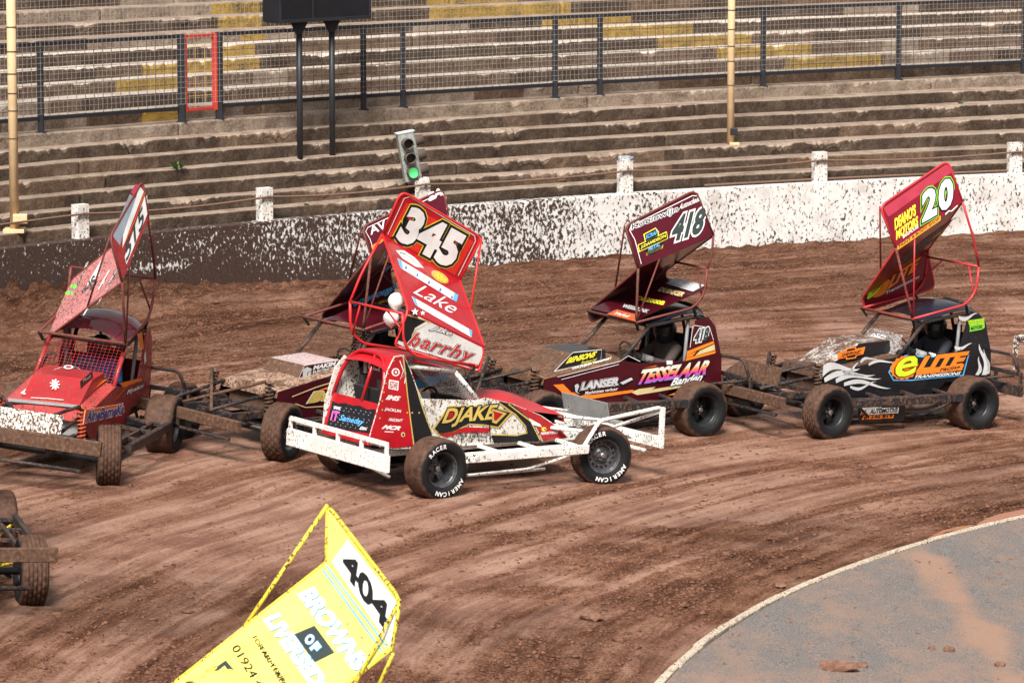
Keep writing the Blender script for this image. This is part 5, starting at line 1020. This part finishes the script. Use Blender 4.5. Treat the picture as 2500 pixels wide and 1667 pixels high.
# ---------- 20
c = C20; w = c.wing; A, M, B, S = c.PA, c.PM, c.PB, c.PS; sp = c.side
letters(c, w, A, '2', (2250, 545), (2287, 524), (2247, 472), WHITE, .05, .05, [(BLACK, .09), (GREEN, .115)], 2)
letters(c, w, A, '0', (2292, 522), (2328, 501), (2288, 449), WHITE, .05, .05, [(BLACK, .09), (GREEN, .115)], 2)
letters(c, w, A, "DEANO'S", (2184, 563), (2236, 526), (2182, 534), YELLOW, .05, .1, lift=2); letters(c, w, A, 'MOTORS', (2187, 587), (2241, 549), (2186, 564), YELLOW, .05, .1, lift=2); letters(c, w, A, 'BRIGHOUSE', (2204, 583), (2242, 556), (2203, 575), WHITE, .02, 0, lift=2)
shape(c, w, A, [(2190, 601), (2296, 526), (2296, 538), (2191, 611)], paint('strip_amber', (.75, .3, .03), .15, .08, .4), 0); letters(c, w, A, 'PAINT & BODY SHOP', (2194, 606), (2293, 537), (2193, 599), BLACK, .02, 0, lift=2)
stripe(c, w, A, [(2307, 524), (2316, 515), (2322, 516), (2337, 502)], 3, WHITE, 1)
shape(c, w, A, [(2156, 508), (2308, 402), (2318, 405), (2328, 418), (2168, 530)], paint('crimson_lip', (.4, .04, .07), .14, .05, .3, 0, .4), 0)
shape(c, w, M, [(2185, 645), (2245, 590), (2330, 530), (2300, 570), (2200, 650)], paint('mud_picture', (.25, .22, .3), .4, .26, .5), 0); shape(c, w, M, [(2270, 585), (2320, 545), (2300, 565)], LIME, 1)
def elite(par, pl, cx, cy, r, LT, RA, TM):
    pass
shape(c, w, B, ell(2150, 704, 30, 15, -38), ORANGE, 0); letters(c, w, B, 'e', (2112, 738), (2150, 706), (2124, 702), LIME, .02, .2, bld(BLACK, .05), 1)
letters(c, w, B, 'LITE', (2164, 708), (2240, 655), (2172, 678), ORANGE, .05, .25, bld(BLACK, .09), 2); letters(c, w, B, 'Transmissions', (2161, 719), (2243, 678), (2162, 711), WHITE, .02, .2, lift=3); letters(c, w, B, 'racing', (2205, 688), (2240, 668), (2206, 680), BLACK, .01, .2, bld(ORANGE, .04), 5)
shape(c, sp, S, [(2168, 908), (2180, 884), (2210, 866), (2244, 868), (2262, 870), (2366, 863), (2352, 917), (2226, 929), (2180, 929)], CYAN, 0); shape(c, sp, S, [(2171, 908), (2182, 886), (2211, 869), (2244, 871), (2262, 873), (2362, 866), (2349, 914), (2226, 926), (2181, 926)], BLACK, 1)
shape(c, sp, S, [(2207+(36+(2 if i % 2 else -2))*math.cos(i*math.pi/16)*.95, 897+(28+(2 if i % 2 else -2))*math.sin(i*math.pi/16)-4*math.cos(i*math.pi/16)) for i in range(32)], ORANGE, 2, 'gear_emblem')
letters(c, sp, S, 'e', (2183, 924), (2236, 912), (2187, 876), LIME, .02, .15, bld(BLACK, .05), 3)
letters(c, sp, S, 'LITE', (2234, 909), (2352, 895), (2248, 870), ORANGE, .06, .2, bld(BLACK, .1), 4); shape(c, sp, S, [(2236, 901), (2352, 888), (2346, 903), (2234, 915)], ORANGE, 6); letters(c, sp, S, 'racing', (2291, 909), (2341, 903), (2293, 896), BLACK, .02, .25, lift=8)
letters(c, sp, S, 'TRANSMISSIONS', (2229, 924), (2342, 914), (2232, 916), WHITE, .03, .25, lift=7)
FW = paint('flame_silver', (.6, .6, .6), .22, .12, .35)
for a in [(2000, 918, 2095, 886, 26), (2012, 928, 2135, 905, 18), (2040, 930, 2150, 915, 16), (2060, 938, 2175, 940, 14), (2075, 944, 2140, 938, 10), (2100, 884, 2140, 870, 9), (2120, 890, 2188, 878, 9), (2055, 905, 2100, 893, 12)]: flame(c, sp, S, *a, FW, 1. if a[0] % 2 else -.8, 0)
for a in [(2340, 775, 2386, 770, 13), (2330, 848, 2374, 842, 11), (2402, 915, 2398, 838, 20), (2384, 915, 2394, 870, 12), (2412, 912, 2404, 850, 8)]: flame(c, sp, S, *a, FW, .6, 0)
shape(c, sp, S, [(2361, 782), (2402, 776), (2403, 800), (2396, 804), (2366, 810), (2367, 800)], GREEN, 1); letters(c, sp, S, 'TUTTLE', (2363, 796), (2400, 791), (2363, 783), LIME, .03, 0, bld(BLACK, .06), 3); letters(c, sp, S, 'MOTORS', (2369, 806), (2397, 801), (2369, 798), BLACK, .03, 0, lift=3)
PSc = ('y', .312); sc = c.scoop
bt = [(2042, 877), (2047, 860), (2063, 856), (2066, 849), (2088, 845), (2090, 851), (2112, 846), (2107, 864), (2091, 868), (2089, 874), (2065, 878), (2064, 873)]
shape(c, sc, PSc, bt, ORANGE, 0, 'bow_tie_emblem'); shape(c, sc, PSc, [(2077+(x-2077)*.78, 861.5+(y-861.5)*.74) for x, y in bt], BLACK, 1, 'bow_tie_emblem'); shape(c, sc, PSc, [(2050, 872), (2053, 861), (2104, 850), (2101, 862)], ORANGE, 2); letters(c, sc, PSc, 'CHEVROLET', (2053, 870), (2101, 860), (2054, 863), BLACK, .04, .1, lift=4)
sk = MB().plate([c.pose.on(x, y, 'y', .66) for x, y in [(2092, 974), (2212, 974), (2206, 1026), (2098, 1032)]], .01).build('skirt_panel', BLKP, c.root); SK = ('y', .667)
shape(c, sk, SK, [(2101, 1000), (2098, 990), (2115, 977), (2150, 974), (2196, 974), (2186, 980), (2194, 988), (2160, 984), (2150, 995), (2118, 1000)], SILVER, 0); shape(c, sk, SK, [(2183, 984), (2192, 976), (2188, 984), (2193, 991)], ORANGE, 1)
shape(c, sk, SK, [(2100, 1012), (2116, 997), (2194, 994), (2192, 1008), (2118, 1012)], WHITE, 0); letters(c, sk, SK, 'AUTOMOTIVE', (2122, 1010), (2190, 1006), (2124, 998), BLACK, .04, .15, lift=2); letters(c, sk, SK, '22', (2100, 1012), (2113, 1011), (2102, 1001), REDL, .04, .1, bld(WHITE, .08), 1)
shape(c, sk, SK, [(2103, 1024), (2108, 1014), (2182, 1011), (2180, 1020)], ORANGE, 0); letters(c, sk, SK, '01246 819', (2107, 1023), (2178, 1018), (2108, 1015), BLACK, .04, .1, lift=2)
# clear splash guard in front of the 20's screen mesh, with a painted spider
GU = bpy.data.materials.new('scuffed_perspex'); GU.use_nodes = True; nt_ = GU.node_tree; b = nt_.nodes['Principled BSDF']; g = nt_.nodes.new('ShaderNodeGroup'); g.node_tree = MUDG; g.inputs['Color'].default_value = (.5, .5, .5, 1); g.inputs['Specks'].default_value = .36; g.inputs['Cake'].default_value = .34
nt_.links.new(g.outputs['Color'], b.inputs['Base Color']); mr_ = node(nt_, 'ShaderNodeMapRange', i_1=0., i_2=1., i_3=.45, i_4=1.); nt_.links.new(g.outputs['Mask'], mr_.inputs[0]); nt_.links.new(mr_.outputs[0], b.inputs['Alpha'])
G3 = (np.array((-.21, .4, .93)), np.array((-.21, -.4, .93)), np.array((-.45, .4, 1.17))); gp = MB().plate([(-.21, .42, .92), (-.21, -.34, .92), (-.42, -.34, 1.14), (-.42, .3, 1.14), (-.3, .42, 1.03)], .006).build('splash_guard', GU, c.root)
for k in range(8):
    a = k*math.pi/4+.3; stripe(c, gp, G3, [(2141, 827), (2141+13*math.cos(a), 827+9*math.sin(a)-3), (2141+26*math.cos(a), 827+13*math.sin(a)+3)], 3, WHITE, 2, 'painted_spider')
shape(c, gp, G3, ell(2141, 827, 10, 6), WHITE, 2, 'painted_spider')
# ---------- red car at the left
c = C1; w = c.wing; A, M, B, S = c.PA, c.PM, c.PB, c.PS; sp = c.side
GB = paint('greyblue', (.28, .32, .38), .14, .06, .4)
shape(c, w, A, [(273, 575), (316, 474), (331, 486), (298, 575), (292, 600)], GB, 0); shape(c, w, A, [(318, 470), (330, 450), (338, 452), (332, 482)], paint('pinkred', (.55, .05, .1), .1, .05, .35), 0); shape(c, w, A, [(299, 575), (340, 455), (350, 468), (298, 606)], WHITE, 0)
shape(c, w, A, [(303, 628), (352, 480), (358, 478), (360, 520), (308, 646)], WHITE, 0); stripe(c, w, A, [(300, 600), (325, 545), (352, 470)], 2, ORANGE, 1)
letters(c, w, A, '515', (307, 642), (352, 540), (301, 604), CHAR, .02, .1, lift=2)
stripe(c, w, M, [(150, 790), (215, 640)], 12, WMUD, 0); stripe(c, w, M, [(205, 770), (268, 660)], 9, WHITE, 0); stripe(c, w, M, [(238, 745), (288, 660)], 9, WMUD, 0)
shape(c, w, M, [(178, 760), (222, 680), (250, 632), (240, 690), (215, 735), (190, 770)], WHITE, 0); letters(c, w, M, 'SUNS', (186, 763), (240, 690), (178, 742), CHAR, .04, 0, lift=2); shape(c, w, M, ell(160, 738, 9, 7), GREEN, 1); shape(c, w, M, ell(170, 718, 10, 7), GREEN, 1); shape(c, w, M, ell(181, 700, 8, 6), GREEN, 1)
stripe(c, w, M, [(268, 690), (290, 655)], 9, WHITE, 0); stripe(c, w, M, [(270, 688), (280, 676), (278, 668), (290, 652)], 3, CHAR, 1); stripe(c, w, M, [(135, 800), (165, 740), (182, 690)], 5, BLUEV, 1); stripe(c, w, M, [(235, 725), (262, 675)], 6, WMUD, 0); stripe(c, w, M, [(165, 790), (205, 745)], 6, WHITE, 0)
pod = MB().plate([c.pose.on(x, y, 'y', .62) for x, y in [(203, 1036), (208, 1000), (300, 985), (303, 1008)]], .012).build('side_pod', paint('pod_orange', (.75, .2, .1), .2, .1, .4), c.root); PP = ('y', .629)
letters(c, pod, PP, 'AlneBarneKa', (208, 1031), (300, 1010), (212, 1004), PURPLE, .03, .1, bld(WHITE, .1), 1)
letters(c, sp, S, 'Myelam', (307, 966), (348, 948), (309, 952), WHITE, .03, .3, lift=2); shape(c, sp, S, [(290, 935), (345, 922), (346, 928), (300, 945)], ORANGE, 0); stripe(c, sp, S, [(280, 975), (305, 945), (330, 925)], 2, ORANGE); shape(c, sp, S, [(333, 815), (346, 810), (350, 850), (342, 850)], ORANGE, 0); shape(c, sp, S, [(350, 870), (354, 855), (356, 880), (352, 890)], WHITE, 0)
PSc = ('y', .338); sc = c.scoop
shape(c, sc, PSc, [(194, 931), (224, 905), (226, 922), (196, 950)], MAR, 0); letters(c, sc, PSc, 'Plus8', (201, 933), (220, 921), (201, 925), WHITE, .03, .1, lift=2)
SF = (np.array((.685, -.3, .785)), np.array((.685, .3, .785)), np.array((.225, .3, 1.027)))
for k in range(9):
    a = k*2*math.pi/9; stripe(c, sc, SF, [(134, 940), (134+12*math.cos(a), 940+13*math.sin(a))], 3.5, WHITE, 2, 'painted_splash')
ST = (np.array((.22, -.3, 1.025)), np.array((.22, .3, 1.025)), np.array((-.25, .3, 1.045)))
shape(c, sc, ST, ell(167, 897, 12, 5), WHITE, 0); shape(c, sc, ST, ell(167, 897, 7, 3), REDM, 1); stripe(c, sc, ST, [(132, 904), (150, 898), (186, 898), (196, 903)], 1.5, WHITE, 1)
PH = (np.array((.88, .4, .772)), np.array((-.28, .4, .942)), np.array((.88, -.4, .772)))
shape(c, c.hood, PH, [(178, 978), (222, 940), (232, 944), (190, 980)], WHITE, 4); shape(c, c.hood, PH, [(195, 978), (240, 935), (262, 928), (215, 965)], ORANGE, 4); shape(c, c.hood, PH, [(50, 962), (95, 925), (102, 930), (60, 966)], WHITE, 4); shape(c, c.hood, PH, [(20, 975), (190, 992), (192, 999), (20, 983)], GREYP, 5); stripe(c, c.hood, PH, [(75, 974), (115, 976), (155, 980)], 4, WHITE, 6)
# ---------- maroon car behind
c = C2; w = c.wing; A, M, B, S = c.PA, c.PM, c.PB, c.PS; sp = c.side
PSc = ('y', .312); sc = c.scoop
stripe(c, sc, PSc, [(723, 936), (742, 892), (824, 876), (822, 900), (723, 936)], 1.8, WHITE); letters(c, sc, PSc, 'MAKIM', (763, 903), (818, 892), (765, 892), WHITE, .05, .1, bld(BLACK, .08), 1); letters(c, sc, PSc, 'ELECTRICAL', (763, 911), (818, 900), (763, 905), WHITE, .03, 0, bld(BLACK, .06), 1); letters(c, sc, PSc, 'LIMITED', (775, 916), (810, 908), (775, 912), SILVER, .02, 0, lift=2)
shape(c, sc, PSc, [(749, 895), (760, 900), (759, 918), (749, 926), (738, 919), (738, 901)], SILVER, 1, 'cube_emblem'); shape(c, sc, PSc, [(749, 909), (760, 902), (759, 917), (749, 925)], CHAR, 2, 'cube_emblem'); letters(c, sc, PSc, 'E', (751, 921), (758, 915), (751, 910), WHITE, .04, 0, lift=4)
letters(c, sp, S, 'Bo', (747, 985), (812, 976), (754, 957), GOLD, .07, .25, [(WHITE, .1), (MAR, .13)], 2); shape(c, sp, S, [(777, 952), (800, 944), (822, 936), (822, 943), (800, 950)], ORANGE, 0); stripe(c, sp, S, [(712, 968), (770, 945), (825, 928)], 3, CREAMY, 1); stripe(c, sp, S, [(720, 985), (745, 994), (810, 990)], 2.5, CREAMY, 1)
letters(c, w, B, 'Fernyhough', (847, 760), (962, 714), (855, 735), CYAN, .05, .25, bld(paint('navy', (.01, .015, .05), .08, .03, .4), .09), 2); letters(c, w, B, 'ENGINEERING SERVICES', (849, 767), (966, 728), (850, 761), YELLOW, .01, 0, lift=3)
letters(c, w, M, 'Jo', (920, 645), (948, 628), (926, 618), WHITE, .01, .4, lift=2); shape(c, w, M, [(928, 662), (962, 640), (964, 650), (935, 665)], CYAN, 1)
letters(c, w, A, 'AV', (904, 575), (945, 556), (897, 556), WHITE, .02, .1, bld(MARW, .03), 2); letters(c, w, A, 'SA', (1046, 494), (1082, 476), (1042, 474), WHITE, .06, .1, lift=2); shape(c, w, A, [(905, 602), (938, 580), (936, 588), (908, 610)], ORANGE, 1)
stripe(c, w, A, [(910, 610), (903, 585), (892, 566), (897, 556), (1075, 472), (1088, 482), (1090, 512)], 1.8, WHITE)
# ---------- 404
c = C404; w = c.wing; A, M = c.PA, c.PM; S4 = 1.6
shape(c, w, A, [(850, 1317), (811, 1371), (957, 1582), (974, 1474)], paint('wing_white2', (.8, .8, .79), .1, .03, .4), 0); letters(c, w, A, '404', (836, 1390), (944, 1543), (845, 1330), BLACK, .035, .0, lift=2)
stripe(c, w, M, [(797, 1380), (945, 1578)], 2.5, CYAN); stripe(c, w, M, [(790, 1392), (935, 1590)], 2.5, CYAN)
letters(c, w, M, 'BROWNS', (728, 1452), (866, 1640), (768, 1433), WHITE, .05, 0, bld(CYAN, .08), 2)
shape(c, w, M, [(720, 1548), (769, 1527), (818, 1593), (769, 1617)], CHAR, 0); letters(c, w, M, 'O', (743, 1562), (755, 1579), (762, 1545), WHITE, .05, 0, bld(CYAN, .09), 3); letters(c, w, M, 'F', (758, 1583), (768, 1597), (777, 1566), WHITE, .05, 0, bld(CYAN, .09), 3)
letters(c, w, M, 'LIVERSEDGE', (645, 1514), (800, 1730), (682, 1497), WHITE, .05, 0, bld(CYAN, .08), 2)
letters(c, w, M, '01924 405060', (566, 1582), (680, 1760), (584, 1572), BLACK, .0, 0, lift=2); letters(c, w, M, 'FOR ALL YOUR', (617, 1557), (690, 1668), (627, 1551), BLACK, .0, 0, lift=2); letters(c, w, M, 'FARM NEEDS', (635, 1585), (700, 1690), (645, 1579), BLACK, .0, 0, lift=2)
shape(c, w, M, [(505, 1645), (552, 1612), (590, 1655), (545, 1690)], CHAR, 0); shape(c, w, M, [(525, 1645), (550, 1625), (572, 1655), (540, 1675)], PALEY, 1)
# two balloons tied to the 345's wing frame
BAL = plain('balloon_white', (.82, .81, .77), .35, nscale=50., var=.06)
for x, y, s, lab in ((968, 735, .095, 'upper white balloon tied to the red wing frame'), (955, 777, .09, 'lower white balloon tied to the red wing frame')):
    p = C345.pose.o+C345.pose.R@C345.pose.on(x, y, 'y', -.05); t = tag(empty('balloon', p), lab, 'balloon', 'balloons on the wing frame')
    prof = [(-1.28, .0), (-1.25, .08), (-1.16, .05), (-1.05, .22), (-.8, .58), (-.4, .9), (0, 1.0), (.4, .92), (.75, .66), (.95, .3), (1., 0)]
    o = MB().lathe([(a*s, b*s) for a, b in prof], 24, 'z').build('skin', BAL, t, True); MB().tube([(0, 0, -1.2*s), (.02, .02, -1.9*s)], .003, 5).build('string', PAD, t)
